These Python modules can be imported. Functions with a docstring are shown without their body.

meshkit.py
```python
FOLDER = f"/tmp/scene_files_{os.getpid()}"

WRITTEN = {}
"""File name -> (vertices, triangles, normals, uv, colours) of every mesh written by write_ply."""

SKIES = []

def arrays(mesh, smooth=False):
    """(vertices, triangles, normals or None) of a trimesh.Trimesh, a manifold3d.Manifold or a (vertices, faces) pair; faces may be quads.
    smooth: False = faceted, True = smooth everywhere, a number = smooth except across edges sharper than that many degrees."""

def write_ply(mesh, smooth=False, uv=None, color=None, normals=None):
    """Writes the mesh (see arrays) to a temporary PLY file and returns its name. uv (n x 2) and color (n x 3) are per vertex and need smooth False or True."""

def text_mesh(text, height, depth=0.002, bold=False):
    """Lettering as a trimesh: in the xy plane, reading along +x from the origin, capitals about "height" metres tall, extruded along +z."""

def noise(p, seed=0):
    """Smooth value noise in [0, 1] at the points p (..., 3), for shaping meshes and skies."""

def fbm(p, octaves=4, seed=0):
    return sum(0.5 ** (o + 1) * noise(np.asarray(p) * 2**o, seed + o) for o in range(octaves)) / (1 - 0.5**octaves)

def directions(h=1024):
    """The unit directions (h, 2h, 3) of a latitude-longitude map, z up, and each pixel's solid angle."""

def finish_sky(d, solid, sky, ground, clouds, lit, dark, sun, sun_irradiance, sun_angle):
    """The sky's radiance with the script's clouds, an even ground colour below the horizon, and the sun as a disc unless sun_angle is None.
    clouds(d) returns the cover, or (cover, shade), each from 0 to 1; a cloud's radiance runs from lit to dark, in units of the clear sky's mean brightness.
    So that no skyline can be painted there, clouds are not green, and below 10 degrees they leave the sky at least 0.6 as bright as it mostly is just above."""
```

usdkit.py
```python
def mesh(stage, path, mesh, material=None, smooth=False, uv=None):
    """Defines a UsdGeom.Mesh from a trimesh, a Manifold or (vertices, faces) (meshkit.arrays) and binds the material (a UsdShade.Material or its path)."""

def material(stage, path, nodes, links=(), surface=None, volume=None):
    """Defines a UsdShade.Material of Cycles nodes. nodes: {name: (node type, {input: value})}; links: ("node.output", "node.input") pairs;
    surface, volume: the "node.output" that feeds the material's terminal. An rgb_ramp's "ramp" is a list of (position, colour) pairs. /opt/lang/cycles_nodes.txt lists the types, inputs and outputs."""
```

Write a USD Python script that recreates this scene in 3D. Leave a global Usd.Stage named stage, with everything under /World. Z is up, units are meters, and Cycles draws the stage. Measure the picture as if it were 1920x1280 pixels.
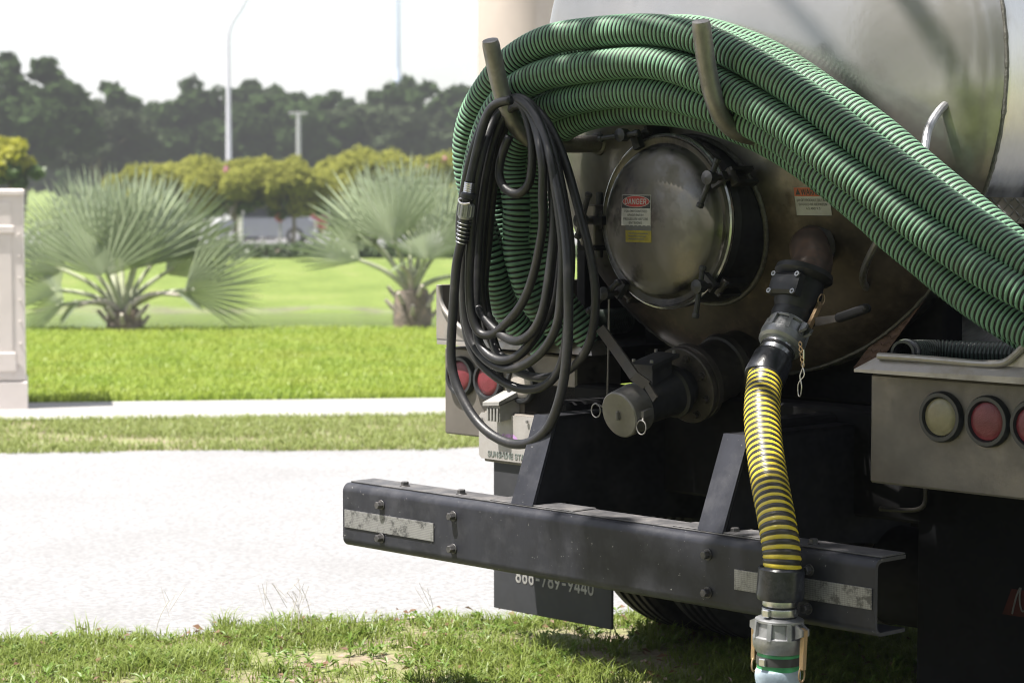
import math, numpy as np, trimesh, usdkit, meshkit
from pxr import Usd, UsdGeom, UsdLux, UsdShade, Sdf, Gf, Vt

# ------------------------------------------------------------------ camera, sky, sun, exposure
stage = Usd.Stage.CreateInMemory()
UsdGeom.SetStageUpAxis(stage, 'Z'); UsdGeom.SetStageMetersPerUnit(stage, 1.0)
UsdGeom.Xform.Define(stage, '/World'); UsdGeom.Scope.Define(stage, '/World/Looks')
CAM_H, FPX, PITCH = 1.70, 4460.0, math.atan(305 / 4460.0)
SUN = np.array([-0.965, -0.40, 2.6]); SUN /= np.linalg.norm(SUN)
EXPOSURE, SKY_STRENGTH, SUN_INTENSITY = 1.55, 0.080, 1.25
HAZE = 0.0006
cam = UsdGeom.Camera.Define(stage, '/World/camera')
cam.CreateHorizontalApertureAttr(36.0); cam.CreateVerticalApertureAttr(24.0)
cam.CreateFocalLengthAttr(36.0 * FPX / 1920.0)
cam.CreateClippingRangeAttr(Gf.Vec2f(0.1, 5000))
cam.CreateFStopAttr(5.0); cam.CreateFocusDistanceAttr(6.95)
cam.CreateExposureAttr(EXPOSURE)
cam.AddTranslateOp().Set(Gf.Vec3d(0, 0, CAM_H)); cam.AddRotateXOp().Set(90 - math.degrees(PITCH))

elev, rot = math.asin(SUN[2]), math.atan2(SUN[0], SUN[1])
sky = UsdLux.DomeLight.Define(stage, '/World/sky')
sky.GetPrim().SetCustomDataByKey('kind', 'structure')
usdkit.material(stage, '/World/Looks/sky_look', {
    'tc': ('texture_coordinate', {}),
    'mp': ('mapping', {'scale': (1.6, 1.6, 3.5)}),
    'no': ('noise_texture', {'scale': 2.2, 'detail': 6, 'roughness': 0.55}),
    'cr': ('rgb_ramp', {'ramp': [(0.30, (.25,) * 3), (0.62, (.8,) * 3)]}),
    'sk': ('sky_texture', {'sky_type': 'single_scattering', 'sun_disc': False, 'sun_elevation': elev, 'sun_rotation': rot, 'aerosol_density': 2.0}),
    'mx': ('mix_color', {'b': (4.9, 4.88, 4.9), 'use_clamp': False}),
    'bg': ('background_shader', {'strength': SKY_STRENGTH})},
    [('tc.generated', 'mp.vector'), ('mp.vector', 'no.vector'), ('no.fac', 'cr.fac'), ('cr.color', 'mx.fac'), ('sk.color', 'mx.a'), ('mx.result', 'bg.color')], surface='bg.background')
UsdShade.MaterialBindingAPI.Apply(sky.GetPrim()).Bind(UsdShade.Material.Get(stage, '/World/Looks/sky_look'))
sun = UsdLux.DistantLight.Define(stage, '/World/sun')
sun.CreateIntensityAttr(SUN_INTENSITY); sun.CreateAngleAttr(0.53); sun.CreateNormalizeAttr(True); sun.CreateColorAttr(Gf.Vec3f(1.0, .95, .88))
sun.AddTransformOp().Set(Gf.Matrix4d().SetRotate(Gf.Rotation(Gf.Vec3d(0, 0, 1), Gf.Vec3d(*map(float, SUN)))))

# ------------------------------------------------------------------ measuring helpers: photograph pixel -> point on a real plane
FW, UP = np.array([0, math.cos(PITCH), -math.sin(PITCH)]), np.array([0, math.sin(PITCH), math.cos(PITCH)])
RT, EYE = np.array([1.0, 0, 0]), np.array([0, 0, CAM_H])
def ray(px, py): return FW + RT * ((px - 960) / FPX) + UP * ((640 - py) / FPX)
def at_y(px, py, y): d = ray(px, py); return EYE + d * (y / d[1])
def at_z(px, py, z=0.0): d = ray(px, py); return EYE + d * ((z - CAM_H) / d[2])
TH = math.atan(4460 / 4260.0)
U, W, C = np.array([math.cos(TH), -math.sin(TH), 0]), np.array([math.sin(TH), math.cos(TH), 0]), np.array([.209, 6.965, 0])
def world(p):
    p = np.asarray(p, float); return C + p[..., :1] * U + p[..., 1:2] * W + p[..., 2:3] * np.array([0, 0, 1.0])
def q(px, py, w):                                                     # truck coordinates (across, forward, up)
    d = ray(px, py); t = (w + (C - EYE) @ W) / (d @ W); p = EYE + d * t - C
    return np.array([p @ U, p @ W, p[2]])
def qz(px, py, z):
    p = at_z(px, py, z) - C; return np.array([p @ U, p @ W, p[2]])

# ------------------------------------------------------------------ mesh helpers: (vertices, triangles)
def cat(*ms):
    ms = [(np.asarray(m.vertices), np.asarray(m.faces)) if hasattr(m, 'vertices') else m for m in ms]
    vs, fs, n = [], [], 0
    for v, f in ms: vs.append(np.asarray(v, float)); fs.append(np.asarray(f, int) + n); n += len(v)
    return np.vstack(vs), np.vstack(fs)
def box(lo, hi, c=0.0):
    lo, hi = np.minimum(lo, hi).astype(float), np.maximum(lo, hi).astype(float); c = min(c, .45 * float((hi - lo).min()))
    if c <= 0:
        b = trimesh.creation.box(bounds=[lo, hi]); return np.array(b.vertices), np.array(b.faces)
    pts = []
    for s in np.ndindex(2, 2, 2):
        k = np.where(np.array(s) == 0, lo, hi); d = np.where(np.array(s) == 0, 1, -1) * c
        for a in range(3):
            p = k + d; p[a] = k[a]; pts.append(p)
    h = trimesh.convex.convex_hull(np.array(pts)); return np.array(h.vertices), np.array(h.faces)
def hull(pts):
    h = trimesh.convex.convex_hull(np.asarray(pts, float)); return np.array(h.vertices), np.array(h.faces)
def spline(pts, step=.01, closed=False):
    from scipy.interpolate import CubicSpline
    p = np.asarray(pts, float)
    if closed: p = np.vstack([p, p[:1]])
    t = np.concatenate([[0], np.cumsum(np.linalg.norm(np.diff(p, axis=0), axis=1) ** .5)])
    cs = CubicSpline(t, p, bc_type='periodic' if closed else 'natural')
    fine = cs(np.linspace(0, t[-1], 60 * len(p)))
    s = np.concatenate([[0], np.cumsum(np.linalg.norm(np.diff(fine, axis=0), axis=1))])
    n = max(2, int(s[-1] / step) + 1); so = np.linspace(0, s[-1], n)
    return np.stack([np.interp(so, s, fine[:, k]) for k in range(3)], 1), so
def frames(p):
    t = np.gradient(p, axis=0); t /= np.linalg.norm(t, axis=1, keepdims=True)
    a = np.cross(t[0], [0, 0, 1.0]); a = a if np.linalg.norm(a) > .1 else np.cross(t[0], [0, 1.0, 0]); a /= np.linalg.norm(a)
    N = [a]
    for k in range(1, len(p)):
        a = N[-1] - t[k] * (N[-1] @ t[k]); N.append(a / np.linalg.norm(a))
    N = np.array(N); return t, N, np.cross(t, N)
def sweep(p, r, seg=16, caps=True, start=0.0):
    p = np.asarray(p, float); r = np.broadcast_to(np.asarray(r, float), (len(p),)); t, N, B = frames(p)
    a = np.linspace(0, 2 * np.pi, seg, endpoint=False) + start
    v = (p[:, None] + r[:, None, None] * (np.cos(a)[None, :, None] * N[:, None] + np.sin(a)[None, :, None] * B[:, None])).reshape(-1, 3)
    i, j = np.meshgrid(np.arange(len(p) - 1), np.arange(seg), indexing='ij'); k = (j + 1) % seg
    A, Bq, Cq, D = i * seg + j, i * seg + k, (i + 1) * seg + k, (i + 1) * seg + j
    f = np.concatenate([np.stack([A, Bq, Cq], -1).reshape(-1, 3), np.stack([A, Cq, D], -1).reshape(-1, 3)])
    if caps:
        n = len(v); v = np.vstack([v, p[0], p[-1]]); jj = np.arange(seg); kk = (jj + 1) % seg; e = (len(p) - 1) * seg
        f = np.vstack([f, np.stack([np.full(seg, n), kk, jj], 1), np.stack([np.full(seg, n + 1), e + jj, e + kk], 1)])
    return v, f
def rod(pts, r, step=.012, seg=10): return sweep(spline(pts, step)[0], r, seg)
def line(a, b, r, seg=12): return sweep(np.array([a, b], float), r, seg)
def lathe(prof, o, ax, seg=40):                                       # prof: (along axis, radius); closed ends come from radius 0
    o, ax = np.asarray(o, float), np.asarray(ax, float); ax = ax / np.linalg.norm(ax)
    n = np.cross(ax, [0, 0, 1.0]); n = n if np.linalg.norm(n) > .1 else np.cross(ax, [0, 1.0, 0]); n /= np.linalg.norm(n); b = np.cross(ax, n)
    a = np.linspace(0, 2 * np.pi, seg, endpoint=False); P = np.asarray(prof, float)
    v = (o + P[:, :1, None].transpose(0, 2, 1) * ax + P[:, 1][:, None, None] * (np.cos(a)[None, :, None] * n + np.sin(a)[None, :, None] * b)).reshape(-1, 3)
    i, j = np.meshgrid(np.arange(len(P) - 1), np.arange(seg), indexing='ij'); k = (j + 1) % seg
    A, B, Cq, D = i * seg + j, i * seg + k, (i + 1) * seg + k, (i + 1) * seg + j
    return v, np.concatenate([np.stack([A, B, Cq], -1).reshape(-1, 3), np.stack([A, Cq, D], -1).reshape(-1, 3)])
def cyl(a, b, r, seg=24, c=.003):
    a, b = np.asarray(a, float), np.asarray(b, float); L = np.linalg.norm(b - a); c = min(c, r * .4, L * .4)
    return lathe([(0, 0), (0, r - c), (c, r), (L - c, r), (L, r - c), (L, 0)], a, b - a, seg)
def prism(poly, w0, w1, plane='uz'):                                  # polygon in (u,z) extruded along w, or in (w,z) extruded along u
    from shapely.geometry import Polygon
    m = trimesh.creation.extrude_polygon(Polygon(poly), abs(w1 - w0), engine='earcut'); v = np.array(m.vertices); o = min(w0, w1)
    v = np.stack([v[:, 0], v[:, 2] + o, v[:, 1]], 1) if plane == 'uz' else np.stack([v[:, 2] + o, v[:, 0], v[:, 1]], 1)
    return v, np.array(m.faces)[:, ::-1] if plane == 'uz' else np.array(m.faces)
def ribbed(pts, r, pitch, amp, seg=26, per=8, duty=.62, closed=False, double=False):
    p, s = spline(pts, pitch / per); t, N, B = frames(p)
    a = np.linspace(0, 2 * np.pi, seg + 1); ph = s[:, None] / pitch + a[None] / (2 * np.pi); fr = ph % 1.0
    x = np.clip(fr / duty, 0, 1); bump = np.where(fr < duty, (1 - (2 * x - 1) ** 6), 0.0)
    if double: bump = np.where(fr < duty, .85 * (1 - (2 * x - 1) ** 2), 1 - (2 * (fr - duty) / (1 - duty) - 1) ** 2)
    R = r - amp + amp * bump
    v = (p[:, None] + R[..., None] * (np.cos(a)[None, :, None] * N[:, None] + np.sin(a)[None, :, None] * B[:, None])).reshape(-1, 3)
    uv = np.stack([ph, np.broadcast_to(a / (2 * np.pi), ph.shape)], -1).reshape(-1, 2); m = seg + 1
    i, j = np.meshgrid(np.arange(len(p) - 1), np.arange(seg), indexing='ij')
    A, Bq, Cq, D = i * m + j, i * m + j + 1, (i + 1) * m + j + 1, (i + 1) * m + j
    return v, np.concatenate([np.stack([A, Bq, Cq], -1).reshape(-1, 3), np.stack([A, Cq, D], -1).reshape(-1, 3)]), uv, p

# ------------------------------------------------------------------ scene helpers
USED = {}
def numbered(parent, name):
    k = (parent, name); n = USED.get(k, 0); USED[k] = n + 1; return f'{parent}/{name}' if n == 0 else f'{parent}/{name}_{n:03d}'
class Thing:
    def __init__(s, name, label, category, base=(0, 0, 0), rotz=0.0, group=None, frame=None):
        s.path = numbered('/World', name); s.base, s.c, s.s = np.asarray(base, float), math.cos(rotz), math.sin(rotz); s.frame = frame
        x = UsdGeom.Xform.Define(stage, s.path); x.AddTranslateOp().Set(Gf.Vec3d(*map(float, s.base))); x.AddRotateZOp().Set(math.degrees(rotz))
        tag(x.GetPrim(), label, category, group)
    def part(s, name, mesh, mat, smooth=35, under=None, label=None, uv=None, kind=None, raw=False):
        v, f = (np.asarray(mesh.vertices), np.asarray(mesh.faces)) if hasattr(mesh, 'vertices') else mesh[:2]
        v = np.asarray(v, float)
        if s.frame is not None and not raw: v = s.frame(v)
        d = v - s.base; v = np.stack([d[:, 0] * s.c + d[:, 1] * s.s, -d[:, 0] * s.s + d[:, 1] * s.c, d[:, 2]], 1)
        p = numbered(under or s.path, name); m = usdkit.mesh(stage, p, (v, f), M[mat], smooth, uv)
        if label: m.GetPrim().SetCustomDataByKey('label', label)
        if kind: m.GetPrim().SetCustomDataByKey('kind', kind)
        return p
def tag(prim, label=None, category=None, group=None, kind=None):
    for k, v in (('label', label), ('category', category), ('group', group), ('kind', kind)):
        if v: prim.SetCustomDataByKey(k, v)
def solo(name, mesh, mat, label=None, category=None, kind=None, smooth=False, uv=None, group=None):
    m = usdkit.mesh(stage, numbered('/World', name), mesh, M[mat], smooth, uv); tag(m.GetPrim(), label, category, group, kind); return m

# ------------------------------------------------------------------ materials
M = {}
def pm(name, col, rough=.5, metal=0.0, var=.15, scale=12, bump=0.0, bscale=120, spec=.5, dirt=None, dcol=(.12, .09, .06), dscale=6, dlo=.5, dhi=.7, drough=.8, stretch=(1, 1, 1), rvar=0.0, bdist=.004, coat=0.0, fleck=0.0, fcol=(.35, .34, .33), fscale=45, flo=.70):
    col = np.array(col, float)
    n = {'g': ('geometry', {}), 'mp': ('mapping', {'scale': stretch}), 'no': ('noise_texture', {'scale': scale, 'detail': 5, 'roughness': .6}),
         'cr': ('rgb_ramp', {'ramp': [(.3, tuple(np.clip(col * (1 - var), 0, 1))), (.7, tuple(np.clip(col * (1 + var), 0, 1)))]}),
         'p': ('principled_bsdf', {'roughness': rough, 'metallic': metal, 'specular_ior_level': spec, 'coat_weight': coat})}
    l = [('g.position', 'mp.vector'), ('mp.vector', 'no.vector'), ('no.fac', 'cr.fac')]
    out = 'cr.color'
    if rvar:
        n['rr'] = ('map_range', {'from_min': .3, 'from_max': .7, 'to_min': max(.03, rough - rvar), 'to_max': min(1, rough + rvar)}); l += [('no.fac', 'rr.value')]
    if dirt:
        n |= {'dn': ('noise_texture', {'scale': dscale, 'detail': 8, 'roughness': .68}), 'dr': ('rgb_ramp', {'ramp': [(dlo, (0,) * 3), (dhi, (dirt,) * 3)]}),
              'dm': ('mix_color', {'b': dcol}), 'dq': ('mix_float', {'a': rough, 'b': drough}), 'dz': ('mix_float', {'a': metal, 'b': 0.0})}
        l += [('g.position', 'dn.vector'), ('dn.fac', 'dr.fac'), ('dr.color', 'dm.fac'), (out, 'dm.a'), ('dr.color', 'dq.fac'), ('dr.color', 'dz.fac'), ('dq.result', 'p.roughness'), ('dz.result', 'p.metallic')]
        out = 'dm.result'
        if rvar: l += [('rr.result', 'dq.a')]
    elif rvar: l += [('rr.result', 'p.roughness')]
    if fleck:
        n |= {'fn': ('noise_texture', {'scale': fscale, 'detail': 3, 'roughness': .7}), 'fr': ('rgb_ramp', {'ramp': [(flo, (0,) * 3), (flo + .03, (fleck,) * 3)]}), 'fm': ('mix_color', {'b': fcol})}
        l += [('g.position', 'fn.vector'), ('fn.fac', 'fr.fac'), ('fr.color', 'fm.fac'), (out, 'fm.a')]; out = 'fm.result'
    if bump:
        n |= {'bn': ('noise_texture', {'scale': bscale, 'detail': 4}), 'bu': ('bump', {'strength': bump, 'distance': bdist})}
        l += [('mp.vector', 'bn.vector'), ('bn.fac', 'bu.height'), ('bu.normal', 'p.normal')]
    l += [(out, 'p.base_color')]
    M[name] = usdkit.material(stage, f'/World/Looks/{name}', n, l, surface='p.BSDF')
def leaf(name, cols, trans=.35, rough=.45, spec=.4, patch=0):
    k = len(cols)
    if patch:
        M[name] = usdkit.material(stage, f'/World/Looks/{name}', {
            'g': ('geometry', {}), 'cr': ('rgb_ramp', {'ramp': [(i / (k - 1), c) for i, c in enumerate(cols)]}), 'no': ('noise_texture', {'scale': patch, 'detail': 6, 'roughness': .65}),
            'pr': ('rgb_ramp', {'ramp': [(.32, (.74, .84, .72)), (.5, (1, 1, 1)), (.68, (1.0, .93, 1.0))]}), 'mx': ('mix_color', {'blend_type': 'multiply', 'fac': 1.0}),
            'p': ('principled_bsdf', {'roughness': rough, 'specular_ior_level': spec}), 't': ('translucent_bsdf', {}), 'm': ('mix_closure', {'fac': trans})},
            [('g.random_per_island', 'cr.fac'), ('g.position', 'no.vector'), ('no.fac', 'pr.fac'), ('cr.color', 'mx.a'), ('pr.color', 'mx.b'), ('mx.result', 'p.base_color'), ('mx.result', 't.color'), ('p.BSDF', 'm.closure1'), ('t.BSDF', 'm.closure2')], surface='m.closure')
        return
    M[name] = usdkit.material(stage, f'/World/Looks/{name}', {
        'g': ('geometry', {}), 'cr': ('rgb_ramp', {'ramp': [(i / (k - 1), c) for i, c in enumerate(cols)]}),
        'p': ('principled_bsdf', {'roughness': rough, 'specular_ior_level': spec}), 't': ('translucent_bsdf', {}), 'm': ('mix_closure', {'fac': trans})},
        [('g.random_per_island', 'cr.fac'), ('cr.color', 'p.base_color'), ('cr.color', 't.color'), ('p.BSDF', 'm.closure1'), ('t.BSDF', 'm.closure2')], surface='m.closure')
def striped(name, a, b, duty, rough=.4, edge=.05, dirt=(.10, .10, .08), dfac=.35, spec=.5):
    M[name] = usdkit.material(stage, f'/World/Looks/{name}', {
        'uv': ('uvmap', {'attribute': 'st'}), 'sx': ('separate_xyz', {}), 'fr': ('math', {'math_type': 'fraction'}), 'g': ('geometry', {}),
        'no': ('noise_texture', {'scale': 9, 'detail': 6, 'roughness': .65}), 'nr': ('rgb_ramp', {'ramp': [(.45, (0,) * 3), (.75, (dfac,) * 3)]}),
        'cr': ('rgb_ramp', {'ramp': [(0, b), (edge, a), (duty - edge, a), (duty, b), (1, b)]}), 'mx': ('mix_color', {'b': dirt}),
        'p': ('principled_bsdf', {'roughness': rough, 'specular_ior_level': spec})},
        [('uv.UV', 'sx.vector'), ('sx.x', 'fr.value1'), ('fr.value', 'cr.fac'), ('g.position', 'no.vector'), ('no.fac', 'nr.fac'), ('nr.color', 'mx.fac'), ('cr.color', 'mx.a'), ('mx.result', 'p.base_color')], surface='p.BSDF')

pm('stainless', (.60, .59, .57), .27, 1, .06, 5, bump=.05, bscale=60, stretch=(1, 1, .15), dirt=.5, dcol=(.20, .15, .11), dscale=2.3, dlo=.48, dhi=.8, drough=.55, rvar=.07)
M['tank_steel'] = usdkit.material(stage, '/World/Looks/tank_steel', {
    'g': ('geometry', {}), 'sx': ('separate_xyz', {}), 'mp': ('mapping', {'scale': (1, 1, .06)}), 'br': ('noise_texture', {'scale': 90, 'detail': 4}), 'lo': ('noise_texture', {'scale': 2.6, 'detail': 5}),
    'n1': ('noise_texture', {'scale': 3.2, 'detail': 9, 'roughness': .68}), 'st': ('noise_texture', {'scale': 14, 'detail': 6, 'roughness': .65}),
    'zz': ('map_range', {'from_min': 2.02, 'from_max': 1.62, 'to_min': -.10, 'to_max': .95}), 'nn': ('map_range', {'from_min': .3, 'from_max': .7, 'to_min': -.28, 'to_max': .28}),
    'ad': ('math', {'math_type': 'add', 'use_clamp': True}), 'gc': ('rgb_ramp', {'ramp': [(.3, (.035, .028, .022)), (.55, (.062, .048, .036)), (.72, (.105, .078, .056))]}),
    'sc': ('rgb_ramp', {'ramp': [(.3, (.37, .355, .345)), (.7, (.48, .46, .45))]}), 'bu': ('bump', {'strength': .06, 'distance': .002}), 'b2': ('bump', {'strength': .25, 'distance': .02}),
    'p1': ('principled_bsdf', {'metallic': .9, 'roughness': .52}), 'p2': ('principled_bsdf', {'metallic': 1.0, 'roughness': .17}), 'm1': ('mix_closure', {'fac': .40}),
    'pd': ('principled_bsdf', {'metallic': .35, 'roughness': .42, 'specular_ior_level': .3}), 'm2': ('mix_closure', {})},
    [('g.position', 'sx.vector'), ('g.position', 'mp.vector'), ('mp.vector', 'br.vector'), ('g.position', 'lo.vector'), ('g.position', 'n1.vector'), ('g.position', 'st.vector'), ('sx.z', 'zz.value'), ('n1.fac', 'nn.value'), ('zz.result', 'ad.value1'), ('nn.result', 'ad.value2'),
     ('st.fac', 'gc.fac'), ('lo.fac', 'sc.fac'), ('br.fac', 'bu.height'), ('lo.fac', 'b2.height'), ('bu.normal', 'b2.normal'), ('sc.color', 'p1.base_color'), ('sc.color', 'p2.base_color'), ('b2.normal', 'p1.normal'), ('b2.normal', 'p2.normal'), ('p1.BSDF', 'm1.closure1'), ('p2.BSDF', 'm1.closure2'),
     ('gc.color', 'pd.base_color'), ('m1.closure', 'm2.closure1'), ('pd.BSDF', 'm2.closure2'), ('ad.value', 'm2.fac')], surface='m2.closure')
pm('stainless_dirty', (.50, .45, .40), .36, 1, .15, 4, bump=.06, bscale=70, dirt=.75, dcol=(.17, .125, .09), dscale=3.0, dlo=.40, dhi=.62, drough=.6, rvar=.08)
pm('cover_steel', (.138, .131, .122), .36, 1, .16, 9, bump=.05, bscale=25, dirt=.8, dcol=(.085, .075, .055), dscale=9, dlo=.45, dhi=.68, drough=.6, rvar=.12)
pm('weld', (.15, .145, .135), .55, .8, .25, 60, bump=.5, bscale=110, dirt=.4, dcol=(.06, .055, .05), dscale=40)
pm('box_metal', (.172, .157, .142), .48, .7, .10, 7, bump=.08, bscale=90, dirt=.75, dcol=(.105, .09, .075), dscale=5, dlo=.40, dhi=.66, rvar=.08)
pm('box_trim', (.30, .285, .27), .42, .7, .12, 14, bump=.08, bscale=80, dirt=.7, dcol=(.22, .19, .16), dscale=14, dlo=.45, dhi=.65)
pm('hook_steel', (.215, .205, .192), .42, .8, .2, 16, bump=.12, bscale=90, dirt=.6, dcol=(.11, .092, .072), dscale=18, dlo=.5, dhi=.68)
pm('bumper_paint', (.018, .019, .025), .46, 0, .3, 9, bump=.10, bscale=55, dirt=.5, dcol=(.068, .068, .076), dscale=11, dlo=.48, dhi=.78, drough=.7, stretch=(1, 1, .35), spec=.3, fleck=.7, fscale=70, flo=.695)
pm('bumper_top', (.05, .05, .054), .55, 0, .3, 14, bump=.2, bscale=90, dirt=.5, dcol=(.15, .14, .135), dscale=13, dlo=.45, dhi=.62)
pm('black_paint', (.010, .0105, .013), .6, 0, .3, 8, spec=.2, bump=.1, bscale=60, dirt=.25, dcol=(.05, .045, .04), dscale=8, dlo=.52, dhi=.75)
pm('chassis_black', (.008, .008, .009), .8, 0, .3, 8, bump=.2, bscale=50, dirt=.4, dcol=(.02, .018, .016), dscale=9, spec=.15)
pm('valve_black', (.012, .0125, .015), .5, 0, .25, 20, bump=.15, bscale=110, dirt=.35, dcol=(.06, .055, .05), dscale=22, dlo=.5, dhi=.7)
pm('flange_dark', (.03, .027, .025), .5, .3, .25, 18, bump=.15, bscale=100, dirt=.4, dcol=(.09, .07, .05), dscale=20)
pm('flange_face', (.05, .044, .04), .5, .3, .25, 18, bump=.15, bscale=100, dirt=.4, dcol=(.10, .08, .06), dscale=20)
pm('pipe_rust', (.075, .055, .045), .5, .35, .35, 14, bump=.12, bscale=70, dirt=.6, dcol=(.17, .095, .06), dscale=13, dlo=.48, dhi=.66)
pm('cap_grey', (.15, .145, .136), .45, .6, .15, 16, bump=.1, bscale=120, dirt=.4, dcol=(.10, .09, .08), dscale=20)
pm('aluminium', (.30, .305, .315), .45, .8, .2, 25, bump=.15, bscale=140, dirt=.45, dcol=(.16, .155, .15), dscale=30, dlo=.5, dhi=.72)
pm('bright_steel', (.55, .55, .57), .28, 1, .1, 30, bump=.05, bscale=140, dirt=.3, dcol=(.2, .19, .18), dscale=30, dlo=.55, dhi=.75)
pm('bolt_steel', (.20, .195, .19), .45, .7, .25, 60, bump=.1, bscale=150, dirt=.4, dcol=(.10, .08, .06), dscale=60)
pm('bumper_bolt', (.055, .054, .056), .45, .2, .3, 60, dirt=.5, dcol=(.13, .11, .10), dscale=60)
pm('brass_steel', (.42, .30, .18), .38, .8, .2, 50, dirt=.4, dcol=(.14, .09, .05), dscale=50)
pm('rubber_black', (.013, .013, .015), .45, 0, .25, 12, bump=.15, bscale=150, dirt=.5, dcol=(.055, .05, .046), dscale=16, dlo=.52, dhi=.75, drough=.6)
pm('grommet', (.018, .02, .023), .38, 0, .2, 30, dirt=.2, dcol=(.06, .06, .06), dscale=25)
pm('cuff_black', (.016, .017, .021), .28, 0, .3, 20, bump=.25, bscale=60, dirt=.35, dcol=(.10, .10, .11), dscale=18, dlo=.52, dhi=.74)
pm('tyre', (.014, .014, .014), .7, 0, .25, 20, bump=.2, bscale=80, dirt=.4, dcol=(.04, .036, .03), dscale=10)
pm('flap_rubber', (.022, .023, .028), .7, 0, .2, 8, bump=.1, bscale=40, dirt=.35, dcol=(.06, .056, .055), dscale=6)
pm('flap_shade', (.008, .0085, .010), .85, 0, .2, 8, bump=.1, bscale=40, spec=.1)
pm('letter_white', (.24, .235, .23), .6, 0, .3, 40, dirt=.5, dcol=(.2, .19, .18), dscale=45)
pm('letter_black', (.015, .015, .016), .6, 0, .1)
pm('plate_metal', (.33, .315, .305), .45, .25, .12, 20, dirt=.5, dcol=(.28, .26, .24), dscale=22, dlo=.45, dhi=.65)
pm('plate_letter', (.13, .15, .14), .5, 0, .3, 30)
pm('smear', (.36, .20, .42), .5, 0, .3, 30)
pm('plug_grey', (.24, .235, .225), .5, 0, .15, 30, dirt=.4, dcol=(.25, .23, .21), dscale=30)
pm('sign_white', (.36, .355, .34), .5, 0, .08, 30, dirt=.55, dcol=(.26, .24, .21), dscale=26, dlo=.42, dhi=.66)
pm('sign_black', (.022, .022, .022), .5, 0, .1)
pm('sign_red', (.30, .028, .022), .5, 0, .15, 30)
pm('sign_orange', (.36, .075, .03), .5, 0, .15, 30)
pm('sign_yellow', (.25, .205, .02), .55, 0, .2, 30, dirt=.5, dcol=(.14, .12, .05), dscale=40)
pm('sign_ink', (.10, .10, .10), .6, 0, .1)
pm('grip_black', (.008, .008, .009), .65, 0, .2, 20, spec=.2)
pm('emblem_red', (.035, .007, .006), .7, 0, .3, 30, spec=.2)
pm('emblem_pale', (.09, .087, .085), .7, spec=.2)
pm('tape_dark', (.05, .05, .05), .4)
pm('green_band', (.05, .30, .12), .4, 0, .2, 20)
pm('pale_hose', (.34, .42, .49), .5, 0, .12, 9, bump=.6, bscale=14, bdist=.012, dirt=.45, dcol=(.25, .29, .33), dscale=16, dlo=.48, dhi=.7)
pm('diamond_plate', (.16, .16, .16), .42, .7, .2, 20, dirt=.4, dcol=(.10, .09, .08), dscale=20)
pm('diamond_rust', (.12, .07, .055), .5, .4, .3, 20, dirt=.4, dcol=(.08, .06, .05), dscale=20)
pm('cabinet_paint', (.60, .545, .52), .6, 0, .04, 5, dirt=.25, dcol=(.48, .43, .39), dscale=7, bump=.03)
pm('concrete_pole', (.41, .355, .31), .8, 0, .06, 3, bump=.15, bscale=60)
pm('white_pole', (.48, .48, .51), .5, 0, .05, 3)
pm('grey_pole', (.30, .30, .31), .6, 0, .05, 3)
pm('mast_paint', (.40, .45, .56), .6, 0, .05, .3)
pm('house_wall', (.52, .44, .36), .8, 0, .06, .6)
pm('terracotta', (.40, .17, .10), .8, 0, .2, 2)
pm('dark_wall', (.055, .055, .065), .8, 0, .3, .8)
pm('white_wall', (.75, .74, .74), .7, 0, .05, .5)
pm('dark_glass', (.02, .022, .028), .1, 0, .1)
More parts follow.
